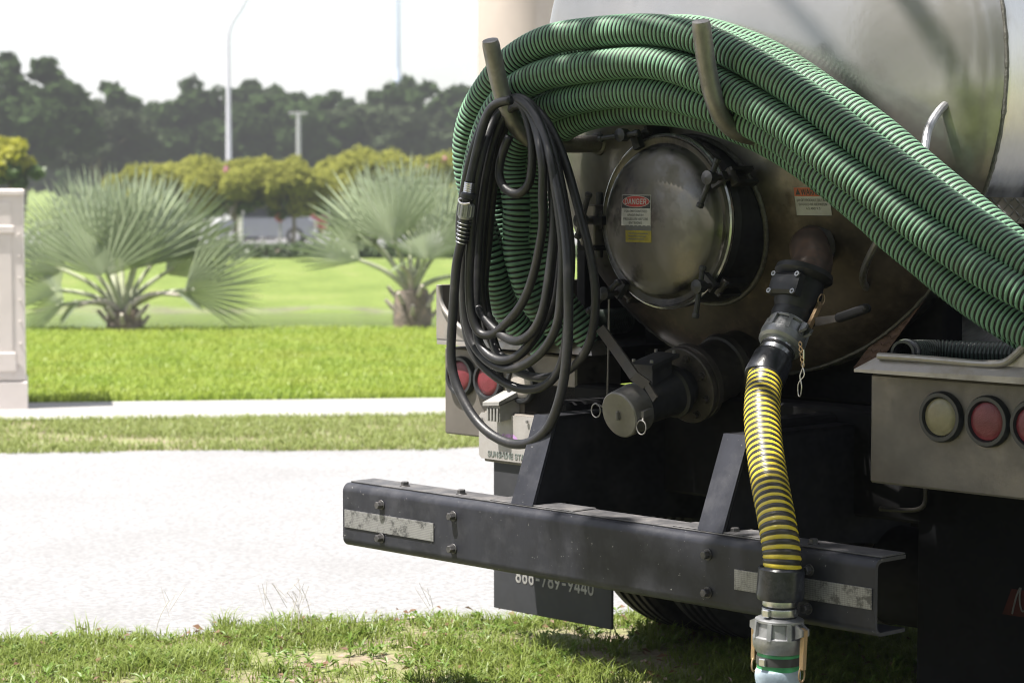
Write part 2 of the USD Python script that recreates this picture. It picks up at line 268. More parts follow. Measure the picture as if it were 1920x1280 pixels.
pm('car_silver', (.20, .21, .25), .3, .4, .05, 3, coat=.6)
pm('car_white', (.78, .77, .77), .3, 0, .04, 3, coat=.6)
pm('car_blue', (.09, .23, .52), .35, 0, .05, 3, coat=.5)
pm('lamp_red', (.20, .022, .03), .3, 0, .1, 8)
pm('pink_block', (.72, .58, .53), .8, 0, .06, 4)
pm('bark', (.14, .115, .09), .9, 0, .35, 8, bump=.8, bscale=30, bdist=.02)
pm('palm_trunk', (.14, .115, .095), .85, 0, .35, 9, bump=.8, bscale=25, bdist=.02, dirt=.6, dcol=(.30, .19, .12), dscale=9)
pm('stalk', (.27, .29, .19), .5, 0, .2, 6)
pm('stalk_dry', (.34, .31, .26), .8, 0, .3, 14, bump=.5, bscale=40)
pm('road_concrete', (.196, .197, .202), .9, 0, .30, 40, bump=.22, bscale=120, bdist=.008, dirt=.5, dcol=(.160, .160, .163), dscale=.9, dlo=.47, dhi=.66, spec=.2)
pm('bank_soil', (.085, .078, .05), .95, 0, .35, 2.5, bump=.5, bscale=20, bdist=.03, dirt=.7, dcol=(.11, .15, .035), dscale=1.1, dlo=.38, dhi=.55)
pm('pavement', (.245, .24, .235), .85, 0, .12, 2.0, bump=.2, bscale=60)
pm('asphalt', (.12, .12, .12), .85, 0, .15, 1.0)
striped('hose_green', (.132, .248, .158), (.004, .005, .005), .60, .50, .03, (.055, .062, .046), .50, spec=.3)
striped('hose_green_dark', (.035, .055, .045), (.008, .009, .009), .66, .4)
striped('hose_yellow', (.64, .50, .035), (.020, .019, .018), .48, .36, .05, (.13, .105, .045), .5)
M['lens_red'] = usdkit.material(stage, '/World/Looks/lens_red', {
    'g': ('geometry', {}), 'ck': ('voronoi_texture', {'scale': 260, 'feature': 'f1'}), 'bu': ('bump', {'strength': .35, 'distance': .002}),
    'no': ('noise_texture', {'scale': 30, 'detail': 5}), 'cr': ('rgb_ramp', {'ramp': [(.3, (.11, .012, .018)), (.7, (.16, .024, .032))]}),
    'p': ('principled_bsdf', {'roughness': .42})}, [('g.position', 'ck.vector'), ('ck.distance', 'bu.height'), ('bu.normal', 'p.normal'), ('g.position', 'no.vector'), ('no.fac', 'cr.fac'), ('cr.color', 'p.base_color')], surface='p.BSDF')
pm('lens_clear', (.19, .17, .10), .28, 0, .12, 40, bump=.2, bscale=260, bdist=.002)
pm('lens_grey', (.30, .27, .245), .35, 0, .12, 40)
M['tape_silver'] = usdkit.material(stage, '/World/Looks/tape_silver', {
    'g': ('geometry', {}), 'vr': ('vector_rotate', {'rotate_type': 'z_axis', 'angle': TH}), 'm2': ('mapping', {'mapping_type': 'point', 'rotation': (0, .785, 0)}), 'bk': ('checker_texture', {'scale': 260, 'color1': (.25, .25, .248), 'color2': (.165, .165, .168)}),
    'no': ('noise_texture', {'scale': 34, 'detail': 6, 'roughness': .7}), 'cr': ('rgb_ramp', {'ramp': [(.50, (0,) * 3), (.62, (.9,) * 3)]}), 'mx': ('mix_color', {'b': (.05, .05, .052)}),
    'p': ('principled_bsdf', {'roughness': .4, 'metallic': .3})},
    [('g.position', 'vr.vector'), ('vr.vector', 'm2.vector'), ('m2.vector', 'bk.vector'), ('g.position', 'no.vector'), ('no.fac', 'cr.fac'), ('cr.color', 'mx.fac'), ('bk.color', 'mx.a'), ('mx.result', 'p.base_color')], surface='p.BSDF')
M['water'] = usdkit.material(stage, '/World/Looks/water', {
    'g': ('geometry', {}), 'mp': ('mapping', {'scale': (.5, 2.0, 1)}), 'no': ('noise_texture', {'scale': 1.2, 'detail': 4}), 'bu': ('bump', {'strength': .12, 'distance': .05}),
    'p': ('principled_bsdf', {'base_color': (.05, .075, .02), 'roughness': .10})}, [('g.position', 'mp.vector'), ('mp.vector', 'no.vector'), ('no.fac', 'bu.height'), ('bu.normal', 'p.normal')], surface='p.BSDF')
M['ground_soil'] = usdkit.material(stage, '/World/Looks/ground_soil', {
    'g': ('geometry', {}), 'n1': ('noise_texture', {'scale': .9, 'detail': 7, 'roughness': .62}), 'n2': ('noise_texture', {'scale': 22, 'detail': 6, 'roughness': .7}),
    'c1': ('rgb_ramp', {'ramp': [(.3, (.095, .135, .026)), (.55, (.13, .175, .038)), (.75, (.18, .19, .07))]}), 'c2': ('rgb_ramp', {'ramp': [(.35, (.6,) * 3), (.65, (1.15,) * 3)]}),
    'mx': ('mix_color', {'blend_type': 'multiply', 'fac': .8}), 'bu': ('bump', {'strength': .8, 'distance': .03}), 'p': ('principled_bsdf', {'roughness': .9, 'specular_ior_level': .2})},
    [('g.position', 'n1.vector'), ('g.position', 'n2.vector'), ('n1.fac', 'c1.fac'), ('n2.fac', 'c2.fac'), ('c1.color', 'mx.a'), ('c2.color', 'mx.b'), ('n2.fac', 'bu.height'), ('bu.normal', 'p.normal'), ('mx.result', 'p.base_color')], surface='p.BSDF')
pm('verge_soil', (.185, .145, .108), .95, 0, .5, 22, bump=.8, bscale=40, bdist=.02, dirt=.8, dcol=(.14, .17, .045), dscale=5, dlo=.4, dhi=.6)
leaf('grass_lawn', [(.25, .32, .05), (.33, .40, .075), (.41, .46, .12), (.54, .56, .29)], .45, patch=1.1)
leaf('grass_verge', [(.20, .24, .07), (.30, .31, .13), (.43, .39, .23), (.52, .45, .32)], .4)
leaf('grass_near', [(.17, .22, .045), (.28, .34, .075), (.42, .46, .15), (.62, .58, .38)], .45)
leaf('weed_leaf', [(.13, .21, .035), (.20, .29, .05), (.30, .38, .09)], .4)
leaf('dead_leaf', [(.14, .08, .045), (.22, .14, .085), (.34, .26, .19)], .15)
leaf('palm_leaf', [(.29, .34, .22), (.46, .51, .38), (.63, .67, .56), (.82, .85, .78), (.97, .97, .94)], .34, .28, .8)
leaf('far_leaf', [(.030, .052, .017), (.047, .074, .024), (.066, .096, .034), (.088, .115, .045)], .3, .8, .05)
leaf('far_leaf_pale', [(.04, .055, .028), (.062, .082, .042), (.085, .105, .055), (.11, .125, .07)], .3, .8, .05)
leaf('myrtle_leaf', [(.24, .25, .05), (.40, .37, .08), (.56, .50, .11), (.68, .59, .18)], .55, .7, .1)
leaf('myrtle_flower', [(.50, .20, .30), (.62, .32, .42)], .3)
leaf('yellow_leaf', [(.30, .30, .02), (.48, .42, .02), (.60, .48, .03)], .4)
leaf('green_leaf', [(.06, .11, .02), (.10, .17, .03), (.15, .22, .04)], .35)
leaf('shade_leaf', [(.04, .075, .02), (.06, .10, .03), (.09, .14, .035)], .3)
leaf('hedge_leaf', [(.05, .08, .025), (.08, .11, .035), (.12, .15, .05)], .3)

# ------------------------------------------------------------------ ground, road, pavement, pond
rng = np.random.default_rng(7)
def ground_z(y):
    return np.interp(y, [-80, 26.3, 29, 34, 40, 45.5, 48, 56, 60, 66, 4000], [0, 0, -.25, -.95, -1.5, -1.4, -1.0, -.25, -.30, -.62, -.62])
def slab(xs, ys, zf):                                                 # grid sheet
    X, Y = np.meshgrid(xs, ys, indexing='ij'); v = np.stack([X, Y, zf(X, Y)], -1).reshape(-1, 3); n = len(ys)
    i, j = np.meshgrid(np.arange(len(xs) - 1), np.arange(n - 1), indexing='ij'); A = (i * n + j).ravel()
    return v, np.concatenate([np.stack([A, A + n, A + n + 1], 1), np.stack([A, A + n + 1, A + 1], 1)])
xs = np.concatenate([[-2500, -600, -150, -60], np.linspace(-30, 30, 61), [60, 150, 600, 2500]])
ys = np.concatenate([[-80, -30, 0], np.linspace(4, 80, 115), [110, 160, 260, 500, 1200, 4000]])
solo('ground', slab(xs, ys, lambda X, Y: ground_z(Y)), 'ground_soil', kind='structure', smooth=True)
NE = [(-60, 1.0), (-12, 7.3), (-1.84, 8.57), (.08, 9.19), (3, 9.62), (60, 17.0)]      # road: near edge
FE = [(-60, 7.4), (-3.14, 14.60), (-.43, 14.95), (60, 22.7)]                           # road: far edge
ex = np.unique(np.concatenate([np.linspace(-6, 6, 121), [-60, -30, -15, -10, 10, 15, 30, 60]]))
near = np.interp(ex, *np.array(NE).T); far = np.interp(ex, *np.array(FE).T)
near = near + (meshkit.noise(np.stack([ex * 3.1, ex * 0, ex * 0], 1), 3) - .5) * .22
far = far + (meshkit.noise(np.stack([ex * 2.3, ex * 0 + 5, ex * 0], 1), 4) - .5) * .14
def band(a, b, z, n=8):
    ts = np.linspace(0, 1, n); v = np.stack([np.repeat(ex, n), (a[:, None] * (1 - ts) + b[:, None] * ts).ravel(), np.full(len(ex) * n, z)], 1)
    i, j = np.meshgrid(np.arange(len(ex) - 1), np.arange(n - 1), indexing='ij'); A = (i * n + j).ravel()
    return v, np.concatenate([np.stack([A, A + n, A + n + 1], 1), np.stack([A, A + n + 1, A + 1], 1)])
solo('road', band(near, far, .006, 24), 'road_concrete', kind='structure')
pv0 = 17.05 + .125 * ex; pv1 = 18.35 + .125 * ex
solo('pavement', band(pv0, pv1, .014, 3), 'pavement', kind='structure')
solo('verge', band(far - .03, pv0 + .02, .002, 12), 'verge_soil', kind='structure')
solo('near_verge', band(near - 6.0, near + .02, .002, 16), 'verge_soil', kind='structure')
wv = np.array([[-120, 31, -1.0], [140, 31, -1.0], [140, 49, -1.0], [-120, 49, -1.0]], float)
solo('pond', (wv, np.array([[0, 1, 2], [0, 2, 3]])), 'water', kind='structure')
bk_ = [(x, 47.0 + .3 * math.sin(x * .7), x) for x in np.linspace(-30, 30, 61)]
solo('pond_bank', (np.array([[x, y0 + d, float(ground_z(y0 + d)) + .012] for x, y0, _ in bk_ for d in (0, .7 + .35 * math.sin(x * 1.9), 1.6 + .5 * math.sin(x * 1.3))]), np.array([t for k in range(60) for a in (3 * k, 3 * k + 1) for t in ((a, a + 3, a + 4), (a, a + 4, a + 1))])), 'bank_soil', kind='structure')
pk = np.array([[-80, 74, -.61], [90, 74, -.61], [90, 104, -.61], [-80, 104, -.61]], float)
solo('car_park', (pk, np.array([[0, 1, 2], [0, 2, 3]])), 'asphalt', kind='structure')

def blades(P, h, wd, lean, rng, bend=.5, seg2=True):
    n = len(P); a = rng.uniform(0, 2 * np.pi, n); d = np.stack([np.cos(a), np.sin(a), np.zeros(n)], 1); s = np.stack([-np.sin(a), np.cos(a), np.zeros(n)], 1)
    h = h * rng.uniform(.5, 1.25, n); l = lean * rng.uniform(.2, 1.3, n) * h; z = np.array([0, 0, 1.0]); w = (wd * rng.uniform(.6, 1.3, n))[:, None]
    m = P + d * (l * .35)[:, None] + z * (h * .6)[:, None]; t = P + d * l[:, None] + z * (h * (1 - bend * .3))[:, None]
    v = np.stack([P - s * w, P + s * w, m + s * w * .8, m - s * w * .8, t], 1).reshape(-1, 3); b = np.arange(n)[:, None] * 5
    f = np.concatenate([b + [0, 1, 2], b + [0, 2, 3], b + [3, 2, 4]]); return v, f
def scatter(n, x0, x1, y0, y1, keep, seed, clump=2.0, thr=.0):
    r = np.random.default_rng(seed); P = np.stack([r.uniform(x0, x1, n), r.uniform(y0, y1, n), np.zeros(n)], 1)
    k = keep(P[:, 0], P[:, 1]); P = P[k]
    if thr: P = P[meshkit.fbm(P * clump, 3, seed) > thr - r.uniform(0, .25, len(P))]
    return P
en, ef = (lambda x: np.interp(x, ex, near)), (lambda x: np.interp(x, ex, far))
lawn_ok = lambda x, y: (y > 18.37 + .125 * x) & (y < 26.6)
P = scatter(105000, -5.4, 3.6, 17.7, 26.6, lawn_ok, 11)
solo('lawn_grass', blades(P, .085, .006, .8, rng), 'grass_lawn', 'bright green mown lawn between the pavement and the pond', 'lawn', 'stuff')
P = scatter(60000, -4.2, 2.2, 14.0, 17.4, lambda x, y: (y > ef(x) - .05 + .07 * np.sin(x * 9) * np.sin(x * 3.3)) & (y < 17.07 + .125 * x), 12, 1.5, .42)
solo('verge_grass', blades(P, .055, .0036, 1.1, rng), 'grass_verge', 'dry pale green grass strip between the road and the pavement', 'grass', 'stuff')
P = scatter(120000, -2.6, 2.9, 6.6, 9.8, lambda x, y: y < en(x) + .05 * np.sin(x * 13) + .03, 13, 2.4, .565)
hk = .030 + .075 * meshkit.fbm(P * 3.3, 3, 77) ** 1.5
solo('near_grass', blades(P, hk, .0023, 1.2, rng), 'grass_near', 'patchy green grass in the foreground along the near road edge', 'grass', 'stuff')
def rosettes(P, n, L, wd, rng):
    vs, fs, c = [], [], 0
    for p in P:
        for k in range(n):
            a = rng.uniform(0, 6.28); e = rng.uniform(.2, 1.1); d = np.array([math.cos(a) * math.cos(e), math.sin(a) * math.cos(e), math.sin(e)]); s = np.array([-math.sin(a), math.cos(a), 0]); l = L * rng.uniform(.5, 1.2)
            o = p + [0, 0, rng.uniform(0, .03)]
            vs += [o, o + d * l * .5 + s * wd, o + d * l + np.array([0, 0, -.2 * l]), o + d * l * .5 - s * wd]; fs += [[c, c + 1, c + 2], [c, c + 2, c + 3]]; c += 4
    return np.array(vs), np.array(fs)
P = scatter(1500, -2.6, 2.9, 7.0, 9.6, lambda x, y: y < en(x) + .02, 14, 1.6, .50)
solo('weed_patch', rosettes(P, 9, .048, .0065, rng), 'weed_leaf', 'small broad leaved weeds among the foreground grass', 'weeds', 'stuff')
tc = scatter(260, -2.6, 2.9, 7.0, 9.7, lambda x, y: y < en(x) + .04, 16, 2.0, .50); P = np.repeat(tc, 34, 0); P[:, :2] += rng.normal(size=(len(P), 2)) * .022
solo('grass_tufts', blades(P, .085, .0024, 1.4, rng), 'grass_near', 'longer pale tufts standing in the foreground grass', 'grass', 'stuff')
P = scatter(900, -2.6, 2.9, 7.0, 9.6, lambda x, y: y < en(x) + .1, 15)
a = rng.uniform(0, 6.28, len(P)); d1 = np.stack([np.cos(a), np.sin(a), rng.uniform(-.3, .5, len(P))], 1) * rng.uniform(.010, .024, len(P))[:, None]; d2 = np.stack([-np.sin(a), np.cos(a), rng.uniform(-.4, .6, len(P))], 1) * rng.uniform(.005, .012, len(P))[:, None]
Q = P + [0, 0, .03]; v = np.stack([Q - d1, Q + d2, Q + d1, Q - d2 + [0, 0, .008]], 1).reshape(-1, 3); b = np.arange(len(P))[:, None] * 4
solo('dead_leaves', (v, np.concatenate([b + [0, 1, 2], b + [0, 2, 3]])), 'dead_leaf', 'dry brown fallen leaves scattered in the foreground grass', 'leaves', 'stuff')
# tall grass stalks standing above the road edge
st = []
for px, py in [(545, 1195), (560, 1195), (570, 1190), (585, 1190), (520, 1205), (815, 1180), (290, 1215)]:
    b0 = at_z(px, py); h = rng.uniform(.10, .20); dx = rng.uniform(-.07, .07)
    st.append(rod([b0, b0 + [dx * .3, 0, h * .6], b0 + [dx, 0, h]], .0011, .03, 4))
    for k in range(4):
        o = b0 + np.array([dx, 0, h]); st.append(rod([o - [0, 0, .02 * k], o + [rng.uniform(-.06, .06), rng.uniform(-.03, .03), rng.uniform(.01, .05)]], .0008, .03, 4))
solo('grass_stalks', cat(*st), 'stalk_dry', 'thin tall seed stalks rising over the near road edge', 'grass', 'stuff')

# ------------------------------------------------------------------ leaves and trees
def leaf_cloud(cent, rad, n, size, rng, drop=.0, flat=.0, shell=.45):
    """leaf-sized quads through the lumps CENT with radii RAD (x, y, z)"""
    cent, rad = np.asarray(cent, float), np.asarray(rad, float); vol = rad.prod(1) ** (2 / 3); k = rng.choice(len(cent), n, p=vol / vol.sum())
    d = rng.normal(size=(n, 3)); d /= np.linalg.norm(d, axis=1, keepdims=True); r = shell + (1 - shell) * rng.uniform(0, 1, n) ** .6
    P = cent[k] + d * rad[k] * r[:, None] * rng.uniform(.85, 1.18, n)[:, None]
    nrm = d + rng.normal(size=(n, 3)) * .7 + [0, 0, .5]; nrm /= np.linalg.norm(nrm, axis=1, keepdims=True)
    a = np.cross(nrm, rng.normal(size=(n, 3))); a /= np.linalg.norm(a, axis=1, keepdims=True); b = np.cross(nrm, a)
    s = size * rng.uniform(.5, 1.3, n)[:, None]
    v = np.stack([P - a * s, P + b * s * .55, P + a * s, P - b * s * .55], 1).reshape(-1, 3); o = np.arange(n)[:, None] * 4
    return v, np.concatenate([o + [0, 1, 2], o + [0, 2, 3]])
def lumps(c, R, n, rng, lo=.28, hi=.5):
    c = np.asarray(c, float); R = np.asarray(R, float); d = rng.normal(size=(n, 3)); d /= np.linalg.norm(d, axis=1, keepdims=True)
    cent = c + d * R * (rng.uniform(0, 1, n) ** .45)[:, None] * .78; rad = np.outer(rng.uniform(lo, hi, n), np.full(3, R.min())) * [1.15, 1.15, .85]
    return cent, rad
def tree(name, label, cx, base_y, top_px, wid_px, bot_px, mat, rng, n=7000, size=.3, nl=26, group=None, trunk_r=.16, flowers=0, bark='bark', depth=.8, extra=None, lo=.28, hi=.5):
    """crown between the picture heights TOP and BOT, WID wide, at the distance base_y"""
    g = float(ground_z(base_y)); a, b = at_y(cx, top_px, base_y), at_y(cx, bot_px, base_y); s = base_y / FPX; hw = wid_px * s / 2; hh = (a[2] - b[2]) / 2
    c = np.array([a[0], base_y, (a[2] + b[2]) / 2]); t = Thing(name, label, 'tree' if 'tree' in name else 'shrub', (c[0], base_y, g), group=group)
    R = np.array([hw, hw * depth, hh]) * .92; ce, ra = lumps(c, R, nl, rng, lo, hi)
    tr = [sweep(spline([(c[0], base_y, g - .1), (c[0] + .05 * hw, base_y, (g + c[2]) / 2), (c[0], base_y, c[2] + hh * .3)], .5)[0], np.linspace(trunk_r, trunk_r * .35, len(spline([(c[0], base_y, g - .1), (c[0] + .05 * hw, base_y, (g + c[2]) / 2), (c[0], base_y, c[2] + hh * .3)], .5)[0])), 8)]
    for k in range(min(9, nl)):
        o = np.array([c[0], base_y, b[2] + rng.uniform(-.1, .5) * hh]); tr.append(sweep(np.array([o, (o + ce[k]) / 2 + [0, 0, .1 * hh], ce[k]]), [trunk_r * .4, trunk_r * .28, trunk_r * .1], 6))
    t.part('trunk', cat(*tr), bark)
    t.part('crown', leaf_cloud(ce, ra, n, size, rng), mat, False)
    if flowers:
        k = rng.choice(nl, flowers); d = rng.normal(size=(flowers, 3)); d[:, 2] = abs(d[:, 2]) + .3; d[:, 1] = -abs(d[:, 1]); d /= np.linalg.norm(d, axis=1, keepdims=True)
        t.part('flowers', leaf_cloud(ce[k] + d * ra[k] * 1.05, np.full((flowers, 3), .10), flowers * 16, .06, rng), 'myrtle_flower', False)
    if extra: t.part('crown', leaf_cloud(*lumps(*extra[0], extra[1], rng), extra[2], size, rng), extra[3], False)
    return t
FT = 'dark trees along the far skyline'
for k, (cx, y, top, wid, bot, lab) in enumerate([
    (30, 128, 118, 330, 330, 'tall dark oak at the left end of the skyline above the cabinet'),
    (175, 140, 172, 250, 340, 'dark oak sloping down right of the tallest left skyline tree'),
    (275, 168, 205, 260, 330, 'low grey green tree in the dip of the skyline left of the white lamp post'),
    (372, 150, 160, 210, 330, 'grey green oak with open top just left of the white lamp post'),
    (470, 158, 150, 170, 330, 'dark oak with sprigs on top just right of the white lamp post'),
    (560, 150, 176, 230, 330, 'dark oak behind the short grey utility pole'),
    (655, 160, 190, 220, 330, 'dark oak between the short utility pole and the mast'),
    (735, 150, 155, 220, 330, 'rounded dark oak crown in front of the tall pale mast'),
    (835, 152, 178, 190, 340, 'dark oak at the right end of the skyline beside the green hoses'),
    (960, 156, 170, 260, 340, 'dark oak mostly hidden behind the green hoses and the tank truck')]):
    r = np.random.default_rng(100 + k); tree('oak_tree', lab, cx, y, top + 6, wid * 1.4, bot, ('far_leaf', 'far_leaf_pale', 'far_leaf')[k % 3], r, 17000, .42, 64, FT, .35, lo=.15, hi=.34, extra=((at_y(cx, top + 18, y), (wid * y / FPX * .45, 2.0, 1.2)), 14, 500, 'far_leaf'))
v = leaf_cloud(*[np.concatenate(x) for x in zip(*[((lambda r: lumps(at_y(px, 300, 175 + 12 * math.sin(px)), (6, 4, 3.6), 9, r))(np.random.default_rng(300 + i))) for i, px in enumerate(range(-150, 1300, 120))])], 26000, .6, np.random.default_rng(5))
solo('far_wood', v, 'far_leaf', 'far dark wood that fills the gaps behind the skyline trees', 'wood', 'stuff')
MY = 'yellow green flowering shrubs by the car park'
for k, (cx, y, top, wid, bot, lab) in enumerate([
    (300, 72, 292, 260, 425, 'shrub with pink blossoms rising behind the left palm'),
    (435, 70, 276, 250, 408, 'brightest yellow green shrub under the white lamp post'),
    (545, 70, 286, 230, 404, 'yellow green shrub behind the left edge of the right palm'),
    (700, 72, 266, 260, 425, 'shrub with pink blossoms rising behind the right palm'),
    (365, 73, 296, 200, 415, 'paler yellow green shrub between the left palm and the white lamp post'),
    (620, 73, 290, 200, 418, 'low yellow green shrub behind the left fronds of the right palm'),
    (830, 73, 280, 220, 430, 'yellow green shrub half hidden by the green hoses')]):
    tree('flowering_shrub', lab, cx, y, top, wid, bot, 'myrtle_leaf', np.random.default_rng(200 + k), 15000, .085, 40, MY, .07, 3, extra=((at_y(cx, bot - 25, y + .4), (wid * y / FPX * .5, .9, .5)), 12, 900, 'green_leaf'))
tree('small_tree', 'small tree with bright yellow top above the cabinet', 15, 60, 238, 120, 345, 'yellow_leaf', np.random.default_rng(31), 3600, .09, 22, None, .08, extra=((at_y(15, 325, 60), (.9, .7, .45)), 14, 3200, 'green_leaf'))
hd = [at_y(px, 468, 60) for px in range(-100, 1100, 24)]
solo('low_hedge', leaf_cloud(np.array([[h[0], 60, -.20] for h in hd]), np.full((len(hd), 3), .3) * [1.3, 1, 1], 16000, .07, np.random.default_rng(41)), 'hedge_leaf', 'low clipped dark green hedge at the top of the far lawn', 'hedge', 'stuff')
# over-hanging tree that shades the right half of the truck
def shade_tree():
    r = np.random.default_rng(51); o = np.array([3.4, -1.2, 0.0])
    t = Thing('shade_tree', 'broad leafy tree reaching over the rear of the tank truck', 'tree', o)
    cl, rd = [], []
    for (u, w, z, h, R) in SHADE:
        p = world((u, w, z)); k = (h - p[2]) / SUN[2]; cl.append(p + SUN * k); rd.append(np.array([R, R, R * .6]))
    cl, rd = np.array(cl), np.array(rd)
    top = o + [-.6, 1.2, 4.6]; ms = [sweep(spline([o - [0, 0, .2], o + [-.1, .2, 2.2], top], .2)[0], np.linspace(.24, .16, len(spline([o - [0, 0, .2], o + [-.1, .2, 2.2], top], .2)[0])), 14)]
    for c in cl:
        m = (top + c) / 2 + [0, 0, .5]; p = spline([top - [0, 0, .4], m, c], .15)[0]; ms.append(sweep(p, np.linspace(.07, .012, len(p)), 7))
    t.part('trunk', cat(*ms), 'bark')
    t.part('crown', leaf_cloud(np.repeat(cl, 1, 0), rd, int(sum(3600 * min(x[0] ** 2, .9) for x in rd)), .055, r, shell=.15), 'shade_leaf', False)
SHADE = [(x, y, 1.6, h, r) for x, y, h, r in (
    (-.34, .26, 5.3, .15), (-.14, .26, 5.3, .15), (.06, .27, 5.3, .14), (.26, .31, 5.3, .12), (.40, .42, 5.4, .13), (-.165, .10, 5.2, .17), (-.02, .10, 5.2, .12), (-.46, .50, 5.4, .13), (-.66, .50, 5.5, .12), (-.84, .52, 5.6, .10), (-.62, .20, 5.5, .16), (-.9, .75, 5.6, .2),
    (-.68, .33, 5.3, .13), (-.66, .43, 5.3, .11), (-.52, .38, 5.3, .09), (-.36, .42, 5.4, .08), (-.18, .43, 5.4, .07),
    (-.22, .54, 5.4, .07), (.10, .56, 5.4, .045), (.25, .50, 5.4, .05),
    (.84, -.08, 5.4, .29), (1.12, -.08, 5.4, .34), (1.48, -.05, 5.5, .36), (.70, .13, 5.4, .13), (.64, -.37, 5.3, .14), (.82, -.37, 5.3, .19), (1.0, -.34, 5.3, .2), (.42, -.38, 5.2, .13), (-.02, -.34, 5.2, .09), (1.3, -.55, 5.5, .5), (.40, -.95, 5.2, .36), (.85, -.9, 5.3, .45), (-.10, -.36, 5.3, .07), (-.25, -.33, 5.3, .06),
    (-.25, 1.0, 5.8, .12), (.05, 1.15, 5.8, .12), (.30, 1.05, 5.8, .08), (1.9, .9, 6.2, .5))] + [
    (1.8, -.5, 0, 6, .9), (2.4, .4, .3, 6.5, .9), (1.6, -1.4, 0, 5.6, .9), (2.6, -1.6, 0, 6.0, 1.1), (.75, -1.5, 0, 5.4, .6), (3.4, -.6, 0, 6.4, 1.1), (3.4, -2.4, 0, 6.0, 1.3), (1.6, -2.6, 0, 5.6, 1.1), (.6, -2.6, 0, 5.2, .7), (4.4, -1.6, 0, 6.6, 1.3), (2.6, -3.6, 0, 5.4, 1.2), (4.4, -3.4, 0, 6.0, 1.4), (.8, -3.8, 0, 5.0, 1.0), (-.6, -3.9, 0, 5.2, .8)]
shade_tree()
def broad_tree(label, x, y, h, r, seed, n=15000):
    g = np.random.default_rng(seed); t = Thing('roadside_tree', label, 'tree', (x, y, 0), group='leafy trees behind the photographer')
    c = np.array([x, y, h * .56]); ce, ra = lumps(c, (r, r, h * .44), 34, g, .30, .52); p = spline([(x, y, -.1), (x + .1, y, h * .3), (x, y + .1, h * .75)], .4)[0]; ms = [sweep(p, np.linspace(.26, .08, len(p)), 10)]
    for k in range(12): o = np.array([x, y, h * g.uniform(.25, .5)]); ms.append(sweep(np.array([o, (o + ce[k]) / 2 + [0, 0, .2], ce[k]]), [.10, .06, .02], 6))
    t.part('trunk', cat(*ms), 'bark'); t.part('crown', leaf_cloud(ce, ra, n, .17, g, shell=.2), 'shade_leaf', False)
for k, (x, y, h, r) in enumerate([(-14.5, -8.5, 10, 3.4), (-8.5, -10.5, 11, 4.0), (-2.5, -11.5, 11, 4.0), (4.5, -10.5, 10.5, 4.0), (10.5, -6.0, 10.5, 4.0), (13.5, 1.5, 10, 3.8)]):
    broad_tree(('leafy tree standing at the far left behind the photographer', 'leafy tree behind and left of the photographer', 'leafy tree straight behind the photographer', 'leafy tree behind and right of the photographer', 'leafy tree on the grass to the right of the photographer', 'leafy tree to the right beyond the truck tail')[k], x, y, h, r, 700 + k)

def roadside_house():
    o = np.array([-46.0, 10.0, 0]); t = Thing('roadside_house', 'low beige house with terracotta roof across the lawn to the left', 'house', o, math.radians(8))
    t.part('wall', box(o + [-5, -9, 0], o + [5, 9, 3.2]), 'house_wall')
    r = t.part('roof', hull(o + np.array([[-5.6, -9.6, 3.15], [5.6, -9.6, 3.15], [-5.6, 9.6, 3.15], [5.6, 9.6, 3.15], [-5.6, -9.6, 3.3], [5.6, -9.6, 3.3], [-5.6, 9.6, 3.3], [5.6, 9.6, 3.3], [0, -5, 5.6], [0, 5, 5.6]])), 'terracotta')
    t.part('chimney', box(o + [-.5, 2, 4.6], o + [.5, 2.8, 6.4]), 'house_wall', under=r); d = t.part('door', box(o + [5.0, -1, 0], o + [5.05, 0, 2.1]), 'dark_wall'); t.part('handle', box(o + [5.05, -.2, 1.0], o + [5.1, -.1, 1.1]), 'grey_pole', under=d)
    for y in (-7, -4.2, 2.2, 5): f = t.part('window', box(o + [5.0, y, 1.0], o + [5.04, y + 1.5, 2.3]), 'white_wall'); t.part('pane', box(o + [5.041, y + .08, 1.08], o + [5.05, y + 1.42, 2.22]), 'dark_glass', under=f)
roadside_house()

# ------------------------------------------------------------------ palms
def fan(hub, dirv, L, spread, nrm, rng, nseg=34, droop=.03, cup=.14):
    """one costapalmate leaf: folded segments joined to two fifths of their length, free tips beyond"""
    d = np.asarray(dirv, float); d /= np.linalg.norm(d); n = np.asarray(nrm, float); n -= d * (n @ d); n /= np.linalg.norm(n); s = np.cross(n, d)
    vs, fs, c = [], [], 0
    da = math.radians(spread) / nseg
    for k in range(nseg):
        a = (k + .5 - nseg / 2) * da; l = L * (1 - .30 * (abs(a) / (math.radians(spread) / 2)) ** 2) * rng.uniform(.86, 1.08)
        e = math.cos(a) * d + math.sin(a) * s; tn = -math.sin(a) * d + math.cos(a) * s; up = n * cup * (1 if abs(a) < 2 else .6); hw = da * .52
        def at(r, side, lift):
            return hub + e * l * r + (tn * math.cos(tw * r) + n * math.sin(tw * r)) * side * hw * l * min(r, .46) * (1 if r < .6 else .88) + n * lift + st_ * min(1, r * 2) + up * l * r * r * .5 - np.array([0, 0, droop * l * r ** 3])
        f = .022 * l; st_ = n * (.014 * l * (1 if k % 2 else -1)); tw = rng.uniform(-.35, .35)
        rows = [(.04, f * .2), (.22, f * .8), (.44, f * 1.3), (.70, f * 1.3)]
        for r, lf in rows: vs += [at(r, -1, 0), at(r, 0, lf), at(r, 1, 0)]
        vs.append(at(1, 0, 0))
        for i in range(3):
            o = c + 3 * i; fs += [[o, o + 1, o + 4], [o, o + 4, o + 3], [o + 1, o + 2, o + 5], [o + 1, o + 5, o + 4]]
        fs += [[c + 9, c + 10, c + 12], [c + 10, c + 11, c + 12]]; c += 13
    return np.array(vs), np.array(fs)
